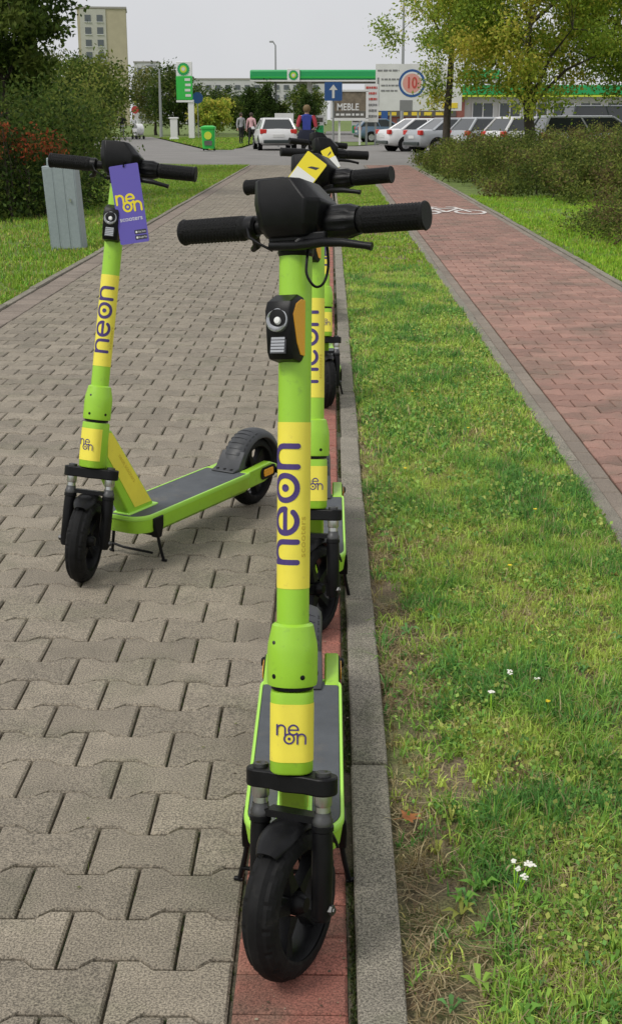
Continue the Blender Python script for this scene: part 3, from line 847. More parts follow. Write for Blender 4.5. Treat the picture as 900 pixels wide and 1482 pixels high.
    q.loft(rings, 'black_plastic', ST); dp = q.build('display', root, bevel=0.0035, bseg=3)
    q = MB(); q.prism(rrect(0.048, 0.040, 0.006, 3, -0.012, 0.0), 1.1678, 1.1692, 'lens_dark', ST, 'z'); q.build('screen', dp)
    q = MB(); cab = [(0.030, -0.010, 1.075), (0.034, -0.026, 1.045), (0.036, -0.030, 1.020), (0.046, -0.022, 1.002), (0.054, -0.008, 1.008), (0.056, 0.004, 1.035), (0.050, 0.010, 1.075)]
    P = [ST @ Vector(p) for p in cab]; sm = []
    for i in range(len(P) - 1):
        a0, a1, a2, a3 = P[max(i - 1, 0)], P[i], P[i + 1], P[min(i + 2, len(P) - 1)]
        for k in range(5):
            u = k / 5; sm.append(0.5 * ((2 * a1) + (a2 - a0) * u + (2 * a0 - 5 * a1 + 4 * a2 - a3) * u * u + (3 * a1 - a0 - 3 * a2 + a3) * u ** 3))
    sm.append(P[-1]); q.tube(sm, 0.0022, 'black_plastic', 6); q.build('cable', root, smooth=60)
    q = MB(); q.tube([ST @ Vector(p) for p in ((-0.080, -0.018, 1.100), (-0.066, -0.034, 1.082), (-0.044, -0.038, 1.070), (-0.026, -0.028, 1.060))], 0.0022, 'black_plastic', 6); q.build('cable', root, smooth=60)
    # --- frame neck
    q = MB(); nk = [(0.098, 0.452), (0.122, 0.440), (0.312, 0.168), (0.300, 0.158), (0.185, 0.158), (0.078, 0.345)]
    q.prism(nk, -0.024, 0.024, 'green', I, 'x'); n_ = q.build('neck', root, bevel=0.005)
    for sx in (-1, 1):
        q = MB(); q.prism([(0.103, 0.438), (0.120, 0.434), (0.300, 0.176), (0.215, 0.176), (0.095, 0.366)], sx * 0.0242, sx * 0.0252, 'yellow', I, 'x'); q.build('side_sticker', n_)
        V, F = text2d('neon scooters', 0.021); q = MB(); a = math.atan2(-0.258, 0.18); ca, sa = math.cos(a), math.sin(a)
        q.add([(sx * 0.0256, 0.184 + u * ca - v * sa, 0.310 + u * sa + v * ca) for u, v in [(x * sx, y) for x, y in V]] if sx > 0 else [(sx * 0.0256, 0.184 + u * ca - v * sa, 0.310 + u * sa + v * ca) for u, v in [(-x, y) for x, y in V]], F, 'ochre_ink'); q.build('neck_lettering', n_)
    q = MB(); q.box((0, 0.252, 0.161), (0.064, 0.15, 0.008), 'green_rim'); q.build('neck_foot', n_, bevel=0.003)
    # --- deck
    def outline(k, dy0=0.0, dy1=0.0):
        hw = 0.0905 * k; y0, y1 = 0.158 + dy0, 0.800 - dy1; o = []
        for a in np.linspace(180, 270, 8): o.append((-(hw - 0.060) + 0.060 * math.cos(R(a)), y0 + 0.060 + 0.060 * math.sin(R(a))))
        for a in np.linspace(270, 360, 8): o.append(((hw - 0.060) + 0.060 * math.cos(R(a)), y0 + 0.060 + 0.060 * math.sin(R(a))))
        for a in np.linspace(0, 90, 6): o.append(((hw - 0.030) + 0.030 * math.cos(R(a)), y1 - 0.030 + 0.030 * math.sin(R(a))))
        for a in np.linspace(90, 180, 6): o.append((-(hw - 0.030) + 0.030 * math.cos(R(a)), y1 - 0.030 + 0.030 * math.sin(R(a))))
        return o
    L3 = lambda o, z: [(x, y, z) for x, y in o]
    q = MB(); q.loft([L3(outline(0.80, 0.05), 0.092), L3(outline(0.93, 0.012), 0.104), L3(outline(0.985, 0.004), 0.145), L3(outline(0.985, 0.004), 0.153)], 'green'); dk = q.build('deck', root, smooth=35)
    q = MB(); q.loft([L3(outline(0.990, 0.003), 0.1465), L3(outline(1.0, 0.0), 0.150), L3(outline(1.0, 0.0), 0.1585), L3(outline(0.985, 0.001), 0.1610), L3(outline(0.930, 0.006, 0.006), 0.1610), L3(outline(0.925, 0.007, 0.007), 0.1570)], 'green_rim', None, False, False); q.build('deck_rim', dk, smooth=40)
    q = MB(); q.loft([L3(outline(0.918, 0.009, 0.010), 0.150), L3(outline(0.918, 0.009, 0.010), 0.1592), L3(outline(0.905, 0.011, 0.012), 0.1602)], 'mat_grey', None, False, True); q.build('foot_mat', dk, smooth=30)
    for sx in (-1, 1):
        q = MB(); q.prism([(0.770, 0.102), (0.880, 0.104), (0.965, 0.122), (0.972, 0.150), (0.925, 0.168), (0.770, 0.162)], sx * 0.052, sx * 0.084, 'green', I, 'x'); tl = q.build('tail_arm', dk, bevel=0.004)
        q = MB(); q.prism(rrect(0.098, 0.044, 0.018, 5, 0.906, 0.136), sx * 0.0845, sx * 0.0880, 'black_plastic', I, 'x'); q.build('reflector_mount', tl, bevel=0.001)
        q = MB(); q.prism(rrect(0.062, 0.026, 0.008, 4, 0.904, 0.137), sx * 0.0882, sx * 0.0908, 'amber', I, 'x'); q.build('reflector', tl, bevel=0.0008)
        q = MB(); q.lathe([(0.0, sx * 0.070), (0.012, sx * 0.070), (0.012, sx * 0.094), (0.008, sx * 0.098), (0.0, sx * 0.098)], 'black_plastic', 12, Matrix.Translation((0, 0.962, 0.130)), 'x', cap=False); q.build('axle_cap', tl, smooth=35)
    # --- rear wheel and fender
    RW = Matrix.Translation((0, 0.93, WR - 0.002))
    w = MB(); rim_mesh(w, RW, 6); rw = w.build('rear_wheel', root, smooth=40)
    t = MB(); tyre_mesh(t, RW); t.build('tyre', rw, smooth=14)
    f = MB(); shell(f, 'fender', RW, 0.138, 0.090, 18, 188, arch=0.016, skirt=0.014, n=28)
    rf = f.build('rear_fender', root, smooth=40)
    for k in range(6):
        a = 34 + 9 * k; f = MB(); shell(f, 'fender', RW, 0.1405, 0.078, a, a + 4, arch=0.016, skirt=-0.004, n=2, th=0.006); f.build('rib', rf, smooth=40)
    f = MB(); f.loft([[(-0.046, 0.742, 0.161), (0.046, 0.742, 0.161), (0.046, 0.742, 0.166), (-0.046, 0.742, 0.166)], [(-0.048, 0.775, 0.161), (0.048, 0.775, 0.161), (0.048, 0.775, 0.173), (-0.048, 0.775, 0.173)], [(-0.046, 0.818, 0.161), (0.046, 0.818, 0.161), (0.046, 0.818, 0.222), (-0.046, 0.818, 0.222)]], 'fender')
    f.build('fender_bracket', rf, bevel=0.004)
    for x in (-0.028, 0, 0.028):
        f = MB(); f.lathe([(0, 0.004), (0.005, 0.003), (0.006, 0.0)], 'black_plastic', 10, Matrix.Translation((x, 0.757, 0.1685)), cap=False); f.build('screw', rf, smooth=40)
    # --- twin-leg stand
    SY = 0.245
    q = MB(); q.box((0, SY, 0.092), (0.150, 0.030, 0.012), 'black_plastic'); ks = q.build('stand', root, bevel=0.003)
    for sx in (-1, 1):
        k_ = MB(); k_.loft([[(sx * 0.062, SY - 0.026, 0.148), (sx * 0.094, SY - 0.026, 0.148), (sx * 0.094, SY + 0.026, 0.148), (sx * 0.062, SY + 0.026, 0.148)],
                 [(sx * 0.062, SY - 0.022, 0.118), (sx * 0.096, SY - 0.022, 0.118), (sx * 0.096, SY + 0.022, 0.118), (sx * 0.062, SY + 0.022, 0.118)],
                 [(sx * 0.070, SY - 0.010, 0.080), (sx * 0.096, SY - 0.010, 0.080), (sx * 0.096, SY + 0.010, 0.080), (sx * 0.070, SY + 0.010, 0.080)]], 'black_plastic')
        k_.build('stand_bracket', ks, bevel=0.003)
        q = MB(); q.tube([(sx * 0.084, SY, 0.100), (sx * 0.092, SY + 0.002, 0.05), (sx * 0.102, SY + 0.006, 0.003)], 0.0050, 'black_plastic', 8)
        q.tube([(sx * 0.096, SY + 0.004, 0.004), (sx * 0.112, SY + 0.008, 0.004)], 0.0045, 'black_plastic', 8); q.build('stand_leg', ks, smooth=50)
    q = MB(); q.tube([(-0.098, SY + 0.002, 0.030), (-0.05, SY + 0.0, 0.024), (0.060, SY + 0.004, 0.022)], 0.0042, 'black_plastic', 8); q.build('stand_bar', ks, smooth=50)
    return root

scooter((-0.061, 1.825, 0), 0, -27, 'green scooter on the red bricks at the front of the row, wheel turned aside', roll=0.35)
_s = scooter((-0.744, 3.700, 0), -29, 23, 'green scooter standing askew on the grey pavers with a purple hang tag')
_s.scale = (1.02, 1.02, 1.02)
scooter((-0.040, 3.300, 0), 0, -26, 'green scooter second in the row, large yellow and white card on its bar')
scooter((-0.020, 6.190, 0), 3, 12, 'green scooter third in the row, small yellow and white card on its bar')
scooter((-0.080, 8.950, 0), 2, 24, 'green scooter last in the row, its handlebar turned aside')

# --- hang tags
def card(name, label, centre, w, h, rot, draw, base, tie=None):
    """flat printed card about 1 mm thick; rot = (pitch, yaw, roll) in degrees, face towards -Y"""
    M = Matrix.Translation(centre) @ Matrix.Rotation(R(rot[1]), 4, 'Z') @ Matrix.Rotation(R(rot[0]), 4, 'X') @ Matrix.Rotation(R(rot[2]), 4, 'Y')
    root = MB(); root.prism(rrect(w, h, 0.004, 3), 0, 0.0012, base, M, 'y'); o = root.build(name); tag(o, label, 'tag')
    draw(o, lambda u, v, lift=0.0004: M @ Vector((u, -lift, v)))
    if tie:
        q = MB(); q.tube([M @ Vector(p) for p in tie], 0.0022, 'black_plastic', 6); q.build('tie', o, smooth=60)
    return o
def draw_purple(o, P):
    q = MB(); parts, lw, lh = stacked_logo(0.24); sc = 0.072 / lw
    put_strokes(q, parts, lambda u, v, i: P((u - lw / 2) * sc, 0.004 + (v - lh / 2) * sc, 0.0003 + 0.00008 * i), 'tag_yellow'); q.build('lettering', o)
    V, F = text2d('scooters', 0.019); q = MB(); q.add([P(u * 1.05, v - 0.042) for u, v in V], F, 'tag_white'); q.build('small_lettering', o)
    for k, zz in enumerate((-0.082, -0.098)):
        q = MB(); q.add([P(u + 0.022, v + zz, 0.0003) for u, v in rrect(0.036, 0.0125, 0.002, 2)], [tuple(range(12))], 'tag_black'); b = q.build('badge', o)
        q = MB(); q.add([P(0.010 + 0.0032 * math.cos(t), zz + 0.0032 * math.sin(t), 0.0006) for t in np.linspace(0, 2 * math.pi, 11)[:-1]], [tuple(range(10))], 'tag_white'); q.build('badge_mark', b)
        V, F = text2d('App Store' if k == 0 else 'Google Play', 0.0072); q = MB(); q.add([P(u * 0.75 + 0.027, v + zz, 0.0006) for u, v in V], F, 'tag_white'); q.build('badge_lettering', b)
card('hang_tag', 'purple card with yellow logo hanging from the scooter bar', (-0.588, 3.835, 1.122), 0.088, 0.226, (-6, -8, -8.5), draw_purple, 'tag_purple', tie=((0.0, -0.001, 0.106), (0.004, -0.006, 0.118), (0.0, 0.03, 0.125), (0.0, 0.001, 0.106)))
def draw_half(o, P):
    q = MB(); q.add([P(-0.029, -0.052), P(0.029, -0.052), P(0.029, 0.004), P(-0.029, 0.004)], [(0, 1, 2, 3)], 'tag_white'); q.build('white_panel', o)
    q = MB(); q.add([P(-0.006, 0.016), P(0.016, 0.024), P(0.020, 0.034), P(0.000, 0.024)], [(0, 1, 2, 3)], 'tag_black'); q.build('mark', o)
card('hang_tag', 'large yellow and white card slanting across the second scooter\'s display', (-0.064, 3.440, 1.224), 0.062, 0.104, (-15, 0, 37), draw_half, 'tag_yellow')
card('hang_tag', 'small yellow and white card on the third scooter\'s bar', (0.000, 6.330, 1.178), 0.050, 0.108, (-15, 0, -26), draw_half, 'tag_yellow')

# ================================================================== GRASS, WEEDS, MOSS
rg = np.random.default_rng(21)
def box_region(x0, x1, y0, y1, bias=1.0):
    def f(n, rg):
        return np.stack([x0 + (x1 - x0) * rg.random(n), y0 + (y1 - y0) * rg.random(n) ** bias], 1)
    return f
def near_dens(P):
    """thin worn turf along the kerb and in a few bare patches near the front"""
    x, y = P[:, 0], P[:, 1]
    edge = np.clip((x - 0.15 - 0.10 * vnoise(y * 4 + 3, x * 0 + 2, 31)) / 0.10, 0.10, 1)
    worn = np.where(y < 4.2, np.maximum(edge, 0.22), np.maximum(edge, 0.55))
    bare = vnoise(x * 6 + 3, y * 4 + 8, 33)
    return worn * np.where((bare < 0.28) & (y < 3.6), 0.35, 1.0)
NEAR_PAL = [(0.190, 0.320, 0.040), (0.310, 0.430, 0.065), (0.470, 0.385, 0.180), (0.140, 0.350, 0.060)]
TUFT = np.array([(0.105, 0.265, 0.055), (0.195, 0.370, 0.060), (0.310, 0.465, 0.075), (0.440, 0.550, 0.105), (0.480, 0.430, 0.165), (0.540, 0.450, 0.240), (0.260, 0.200, 0.095)])
def tufts(name, label, region, nt, nb, h, w, rg, dens, rad, dry0=0.26, z=-0.012):
    C2 = region(nt, rg); x, y = C2[:, 0], C2[:, 1]
    C2 = C2[rg.random(nt) < dens(C2)]; x, y = C2[:, 0], C2[:, 1]; k = len(C2)
    patch = vnoise(x * 4.2 + 3, y * 3.4 + 9, 51) * 0.5 + vnoise(x * 13 + 1, y * 11 + 5, 52) * 0.5
    dryp = dry0 + 0.9 * np.clip(vnoise(x * 3.3 + 17, y * 2.7 + 2, 53) - 0.52, 0, 1) + 0.45 * np.clip((0.30 - x) / 0.16, 0, 1) * (y < 6)
    g = np.clip((patch - 0.18) * 1.75 + rg.normal(size=k) * 0.20, 0, 0.999)
    ci = (g * 4).astype(int)
    isd = rg.random(k) < dryp
    ci = np.where(isd, rg.integers(4, 7, k), ci)
    hf = (0.55 + 0.75 * rg.random(k)) * np.where(isd, 0.75, 0.75 + 0.6 * (1 - g)) * (0.7 + 0.6 * vnoise(x * 5, y * 5, 55))
    idx = np.repeat(np.arange(k), nb); m = len(idx)
    off = rg.normal(size=(m, 2)) * rad
    P = np.concatenate([C2[idx] + off, np.full((m, 1), z)], 1)
    ok = (P[:, 0] > 0.133) & (P[:, 0] < 0.978); P, idx = P[ok], idx[ok]; m = len(idx)
    H = h * hf[idx] * (0.5 + 0.8 * rg.random(m)); W = w * (0.6 + 0.8 * rg.random(m)) * np.where(isd[idx], 0.8, 1.0)
    C = TUFT[ci[idx]] * (0.70 + 0.85 * rg.random(m))[:, None]
    mixd = rg.random(m) < 0.07; C = np.where(mixd[:, None], TUFT[5] * 0.9, C)
    V, F, Cv = blades(P, H, W, C, rg, lean=1.1)
    return tag(np_mesh(name, V, F, 'blade', Cv), label, 'grass', kind='stuff')
tufts('verge_grass', 'patchy green and straw turf on the grass strip between kerb and bike path', box_region(0.13, 0.985, 1.35, 5.2), 13500, 17, 0.046, 0.0017, rg, near_dens, 0.013)
tufts('verge_grass', 'green turf on the middle of the grass strip beside the bike path', box_region(0.13, 0.985, 5.2, 12.5), 13500, 10, 0.046, 0.0030, rg, near_dens, 0.018, dry0=0.17)
grass('verge_grass', 'green turf on the far end of the grass strip beside the bike path', box_region(0.135, 0.985, 12.0, 30.2), 46000, 0.050, 0.006, rg)
LAWN_PAL = [(0.190, 0.330, 0.030), (0.300, 0.440, 0.045), (0.400, 0.360, 0.110), (0.150, 0.380, 0.040)]
def lawn_region(n, rg):
    y = 7 + 34 * rg.random(n) ** 1.6
    return np.stack([-2.50 - 3.2 * rg.random(n) ** 1.3, y], 1)
grass('lawn_grass', 'short green lawn grass beside the footpath in front of the shrubs', lawn_region, 90000, 0.065, 0.0060, rg, None, LAWN_PAL)
def hedge_region(n, rg):
    y = 6.5 + 18 * rg.random(n) ** 1.2
    return np.stack([2.56 + (0.6 + (y - 6) * 0.17) * rg.random(n), y], 1)
HL_PAL = [(0.220, 0.400, 0.028), (0.330, 0.520, 0.040), (0.380, 0.400, 0.080), (0.180, 0.440, 0.040)]
grass('lawn_grass', 'bright green lawn grass between the bike path and the hedge', hedge_region, 80000, 0.060, 0.0050, rg, None, HL_PAL)
def tri_region(n, rg):
    t = rg.random(n); y = 62 + 40 * t; x0 = -5.5 - 8.4 * (y - 61.6) / 44.4
    return np.stack([x0 + (-4.6 - x0) * rg.random(n), y], 1)
grass('island_grass', 'short grass on the traffic island under the pylon', tri_region, 22000, 0.10, 0.03, rg, None, LAWN_PAL, clump=0.3)

# moss and tiny weeds in the gap along the kerb
n = 9000
yy = 1.3 + 11 * rg.random(n) ** 1.5
mk = vnoise(yy * 5, yy * 0 + 3, 5) > 0.36
yy = yy[mk]; n = len(yy)
P = np.stack([0.0445 + rg.normal(size=n) * 0.0035, yy, np.full(n, -0.007)], 1)
C = np.where((rg.random(n) < 0.6)[:, None], (0.050, 0.075, 0.018), (0.090, 0.100, 0.030)) * (0.5 + 0.8 * rg.random(n))[:, None]
V, F, Cv = blades(P, 0.012 * (0.5 + 0.9 * rg.random(n)), np.full(n, 0.0016), C, rg, lean=0.9)
tag(np_mesh('moss', V, F, 'blade', Cv), 'dark green moss in the joint between red bricks and kerb', 'moss', kind='stuff')

# broad leaves of dandelion, plantain and clover among the grass
def weeds():
    rgw = np.random.default_rng(5)
    m = 380
    c = np.stack([0.20 + 0.76 * rgw.random(m), 1.5 + 5.0 * rgw.random(m) ** 1.5, np.full(m, -0.008)], 1)
    Vs, Cs = [], []
    for i in range(m):
        k = rgw.integers(5, 10); L = 0.012 + 0.024 * rgw.random() ** 1.5; a0 = rgw.random() * 6.28
        col = np.array([(0.16, 0.34, 0.05), (0.24, 0.40, 0.06), (0.13, 0.30, 0.08), (0.33, 0.36, 0.07)][rgw.integers(0, 4)])
        for j in range(k):
            a = a0 + 2 * math.pi * j / k + rgw.normal() * 0.25; l = L * (0.7 + 0.6 * rgw.random()); w = l * 0.16; lift = 0.010 + 0.022 * rgw.random()
            d = np.array([math.cos(a), math.sin(a), 0]); s_ = np.array([-d[1], d[0], 0])
            p0 = c[i]; p1 = p0 + d * l * 0.55 + np.array([0, 0, lift]); p2 = p0 + d * l + np.array([0, 0, lift * 0.7])
            Vs += [p0 - s_ * w * 0.25, p0 + s_ * w * 0.25, p1 + s_ * w, p1 - s_ * w, p2]
            Cs += [col * (0.7 + 0.6 * rgw.random())] * 5
    Vs = np.array(Vs); q = np.arange(len(Vs) // 5)[:, None] * 5
    tag(np_mesh('weed_leaves', Vs, [q + np.array([[0, 1, 2, 3]]), q + np.array([[3, 2, 4]])], 'blade', np.array(Cs)), 'broad-leaved weeds scattered through the turf by the kerb', 'weeds', kind='stuff')
weeds()
def clover():
    rgw = np.random.default_rng(15); m = 60000
    x = 0.15 + 0.82 * rgw.random(m); y = 1.4 + 8.0 * rgw.random(m) ** 1.7
    k = (vnoise(x * 5 + 2, y * 4 + 6, 61) * 0.6 + vnoise(x * 15, y * 15, 62) * 0.4 > 0.50) & (rgw.random(m) < near_dens(np.stack([x, y], 1))); x, y = x[k], y[k]; m = len(x)
    P = np.stack([x, y, 0.002 + 0.026 * rgw.random(m)], 1)
    V, F = leaf_quads(P, np.full(m, 0.0105) * (1 + 0.5 * (y > 4)), rgw, droop=-0.2, aspect=0.8)
    V[:, 2] = np.maximum(V[:, 2], -0.009)
    C = np.array([(0.140, 0.300, 0.065), (0.210, 0.380, 0.072), (0.300, 0.450, 0.090), (0.400, 0.430, 0.110)])[rgw.integers(0, 4, m)] * (0.65 + 0.7 * rgw.random(m))[:, None]
    tag(np_mesh('clover', V, F, 'blade', np.repeat(C, 4, axis=0)), 'small clover leaves mixed into the turf of the grass strip', 'clover', kind='stuff')
clover()
def straw():
    rgw = np.random.default_rng(9); m = 26000
    x = 0.14 + 0.82 * rgw.random(m) ** 1.3; y = 1.4 + 4.6 * rgw.random(m)
    k = vnoise(x * 4 + 20, y * 3 + 4, 14) + 0.6 * (0.30 - x) > 0.36; x, y = x[k], y[k]; m = len(x)
    P = np.stack([x, y, -0.008 + 0.016 * rgw.random(m)], 1)
    a = rgw.random(m) * 6.28; d = np.stack([np.cos(a), np.sin(a), rgw.normal(size=m) * 0.25], 1); s_ = np.stack([-np.sin(a), np.cos(a), np.zeros(m)], 1)
    L = (0.015 + 0.035 * rgw.random(m))[:, None]; w = 0.0011
    V = np.stack([P - s_ * w, P + s_ * w, P + d * L + s_ * w * 0.6, P + d * L - s_ * w * 0.6], 1).reshape(-1, 3); V[:, 2] = np.maximum(V[:, 2], -0.010)
    C = np.array([(0.33, 0.255, 0.135), (0.22, 0.15, 0.08), (0.42, 0.35, 0.20)])[rgw.integers(0, 3, m)] * (0.6 + 0.6 * rgw.random(m))[:, None]
    tag(np_mesh('dead_grass', V, [np.arange(m)[:, None] * 4 + np.array([[0, 1, 2, 3]])], 'blade', np.repeat(C, 4, axis=0)), 'dry straw and dead grass lying on the worn soil by the kerb', 'dead grass', kind='stuff')
straw()

def litter():
    rgw = np.random.default_rng(77); m = 1500
    x = np.where(rgw.random(m) < 0.5, -0.15 + 0.2 * rgw.random(m), -2.2 + 2.1 * rgw.random(m)); y = 1.4 + 10 * rgw.random(m) ** 1.6
    P = np.stack([x, y, np.full(m, 0.0035)], 1); a = rgw.random(m) * 6.28
    d = np.stack([np.cos(a), np.sin(a), rgw.random(m) * 0.3], 1); e = np.stack([-np.sin(a), np.cos(a), np.zeros(m)], 1)
    L = (0.002 + 0.007 * rgw.random(m) ** 2.5)[:, None]; w = L * (0.25 + 0.4 * rgw.random(m))[:, None]
    V = np.stack([P - d * L * 0.5, P + e * w, P + d * L * 0.5, P - e * w], 1).reshape(-1, 3); V[:, 2] = np.maximum(V[:, 2], 0.0028)
    C = np.array([(0.30, 0.24, 0.15), (0.10, 0.075, 0.05), (0.42, 0.37, 0.27), (0.16, 0.17, 0.06)])[rgw.integers(0, 4, m)]
    tag(np_mesh('litter', V, [np.arange(m)[:, None] * 4 + np.array([[0, 1, 2, 3]])], 'blade', np.repeat(C, 4, axis=0)), 'tiny leaf crumbs and grit strewn over the pavers', 'litter', kind='stuff')
    # tiny weeds and moss in the paver joints
    m = 7000; r_ = rgw.integers(-3, 70, m); rx = rgw.random(m)
    yv = 1.899 + 0.14 * r_ + (rgw.random(m) - 0.5) * 0.13; xo = np.where(r_ % 2 == 0, 0.1, 0.0)
    xv = -0.155 - xo - 0.2 * rgw.integers(0, 11, m) + rgw.normal(size=m) * 0.0018
    k = (vnoise(xv * 3 + 5, yv * 2 + 1, 91) > 0.56) & (xv > -2.2) & (xv < -0.15); xv, yv = xv[k], yv[k]; m = len(xv)
    P = np.stack([xv, yv, np.full(m, -0.010)], 1)
    C = np.where((rgw.random(m) < 0.5)[:, None], (0.060, 0.095, 0.022), (0.110, 0.130, 0.040)) * (0.5 + 0.8 * rgw.random(m))[:, None]
    V, F, Cv = blades(P, 0.012 * (0.5 + rgw.random(m)), np.full(m, 0.0013), C, rgw, lean=0.7)
    tag(np_mesh('joint_moss', V, F, 'blade', Cv), 'moss and tiny weeds in the joints of the grey pavers', 'moss', kind='stuff')
litter()

def yarrow(x, y, k, label, seed):
    r_ = random.Random(seed); root = empty('yarrow_flower', (x, y, -0.012)); tag(root, label, 'flower', 'white flowers in the grass')
    s_ = MB()
    for i in range(k):
        a = r_.uniform(0, 6.28); rr = 0.028 * math.sqrt(r_.random()); h_ = r_.uniform(0.045, 0.062); cx, cy = rr * 1.4 * math.cos(a), rr * math.sin(a)
        s2 = MB(); s2.tube([(cx * 0.2, cy * 0.2, 0), (cx * 0.6, cy * 0.6, h_ * 0.6), (cx, cy, h_)], 0.0009, 'green', 4); s2.build('stalk', root)
        f = MB()
        for j in range(7):
            b = r_.uniform(0, 6.28); q = 0.0062 * math.sqrt(r_.random())
            f.lathe([(0, 0.0016), (0.0022, 0.001), (0.003, 0.0)], 'flower_white', 6, Matrix.Translation((cx + q * math.cos(b), cy + q * math.sin(b), h_ + r_.uniform(0, 0.0015))), cap=False)
        o = f.build('flower_head', root); o['kind'] = 'stuff'
yarrow(0.347, 2.052, 8, 'cluster of white yarrow heads in the worn turf near the kerb', 1)
yarrow(0.480, 2.92, 3, 'few small white flower heads in lush grass', 2)
yarrow(0.392, 2.80, 2, 'pair of tiny white flower heads beside dry turf', 3)
def small_flower(x, y):
    r_ = random.Random(int(x * 1000)); f = MB()
    f.tube([(x, y, -0.01), (x + 0.004, y, 0.018), (x + 0.002, y, 0.032)], 0.0010, 'green', 4)
    f.lathe([(0.0, 0.001), (0.003, 0.002), (0.007, 0.0035), (0.0065, 0.002), (0.0, -0.001)], 'flower_yellow', 8, Matrix.Translation((x + 0.002, y, 0.034)), cap=False)
    tag(f.build('yellow_flower'), 'tiny yellow flower standing in the grass strip', 'flower', 'yellow flowers in the grass strip')
for x, y in ((0.52, 2.78), (0.56, 3.75), (0.73, 4.35), (0.30, 4.9), (0.62, 5.6), (0.42, 6.4), (0.80, 7.2), (0.55, 8.4), (0.70, 9.8)): small_flower(x, y)
def fallen_leaf(x, y, rz, sc, label):
    o_ = []
    lobes = [(0, 1.0), (50, 0.85), (100, 0.62), (150, 0.35), (210, 0.35), (260, 0.62), (310, 0.85)]
    for i, (a, r_) in enumerate(lobes):
        b = (a + (lobes[(i + 1) % 7][0] if i < 6 else 360)) / 2
        o_ += [(r_ * math.cos(R(a)), r_ * math.sin(R(a))), (0.34 * math.cos(R(b)), 0.34 * math.sin(R(b)))]
    mb = MB(); V = [(0, 0, 0.012)] + [(u * sc, v * sc, 0.012 + 0.35 * sc * (u * u + v * v) * (0.5 + 0.5 * math.sin(5 * u + 3 * v))) for u, v in o_]
    n_ = len(o_); mb.add(V, [(0, 1 + i, 1 + (i + 1) % n_) for i in range(n_)], 'dry_leaf'); mb.tube([(0, 0, 0.012), (-0.5 * sc, 0.1 * sc, 0.010), (-sc, 0.0, 0.014)], 0.0009, 'dry_leaf', 4)
    o = mb.build('fallen_leaf'); o.location = (x, y, 0.006); o.rotation_euler = (0.15, 0.1, rz)
    return tag(o, label, 'leaf')
fallen_leaf(0.160, 2.28, 0.6, 0.036, 'curled brown dry leaf on bare soil beside the kerb')
fallen_leaf(0.885, 3.72, 2.2, 0.030, 'orange brown leaf in the grass near the bike path kerb')
fallen_leaf(0.265, 3.42, 4.0, 0.022, 'small dry leaf lying in yellowed turf')

# ================================================================== SHRUBS AND TREES
DARK = [(0.028, 0.054, 0.012), (0.052, 0.092, 0.019), (0.086, 0.138, 0.028), (0.128, 0.168, 0.035)]
MID = [(0.055, 0.090, 0.018), (0.090, 0.142, 0.025), (0.132, 0.190, 0.034), (0.182, 0.215, 0.042)]
OLIVE = [(0.095, 0.115, 0.032), (0.150, 0.175, 0.044), (0.205, 0.225, 0.058), (0.240, 0.235, 0.075), (0.170, 0.125, 0.060)]
AUTUMN = [(0.210, 0.310, 0.045), (0.310, 0.420, 0.058), (0.400, 0.490, 0.070), (0.490, 0.530, 0.082), (0.590, 0.530, 0.100)]
HEDGE = [(0.075, 0.108, 0.024), (0.135, 0.180, 0.038), (0.200, 0.245, 0.050), (0.265, 0.285, 0.068), (0.160, 0.125, 0.055)]
RED = [(0.30, 0.060, 0.028), (0.38, 0.100, 0.036), (0.26, 0.090, 0.036), (0.09, 0.095, 0.025), (0.05, 0.070, 0.020)]
# hedge bank: low arching cotoneaster rising away from the bike path
hb_ = []
for (x, y, z, a, b, c) in ((2.80, 40.0, .08, .30, 2.6, .22), (2.85, 34.5, .08, .30, 2.6, .24), (2.92, 29.5, .08, .32, 2.4, .24), (3.1, 25.0, .08, .40, 2.0, .24), (4.2, 22.6, .12, .8, .8, .28), (6.5, 22.2, .15, 1.6, .7, .34), (3.05, 40.5, .10, .45, 2.2, .25), (3.25, 36.5, .28, .55, 2.6, .46), (3.5, 32, .36, .72, 2.6, .56), (3.8, 28, .38, .8, 2.4, .58), (4.2, 25.0, .34, .9, 1.8, .54), (4.6, 36, .40, 1.0, 3.5, .52), (5.0, 30.5, .45, 1.1, 3.0, .55), (5.3, 26.0, .42, 1.2, 2.4, .55),
                           (5.2, 23.6, .30, 1.4, 1.4, .48), (6.6, 27, .50, 1.3, 3.0, .62), (6.6, 23.5, .42, 1.3, 1.6, .55), (6.5, 33, .50, 1.4, 3.5, .62), (8.4, 25, .50, 1.5, 2.4, .62), (8.6, 30, .50, 1.6, 3.5, .62), (10.4, 28, .50, 1.5, 3.5, .62), (12, 32, .5, 1.6, 3.5, .6)):
    hb_.append((x, y, z * (1.08 if x > 4.4 else 1.1), a, b, c * (0.82 if x > 8 else 1.02 if x > 4.4 else 1.08)))
shrub('hedge', 'wide low olive green hedge bank between the bike path and parked cars', (0, 0, 0), hb_, 215000, 0.056, HEDGE, 3, 'hedge', droop=0.25, aspect=0.55, sig=0.12, nc=1100, stems=160)
shrub('shrub', 'low dark shrub on the lawn in front of the hedge', (3.85, 15.6, 0), [(0, 0, .16, .85, 1.5, .38), (.9, .8, .24, .9, 1.3, .48), (.5, -1.2, .12, .7, .9, .32)], 46000, 0.038, HEDGE, 4, droop=0.2, aspect=0.55, sig=0.15, nc=200, stems=40)
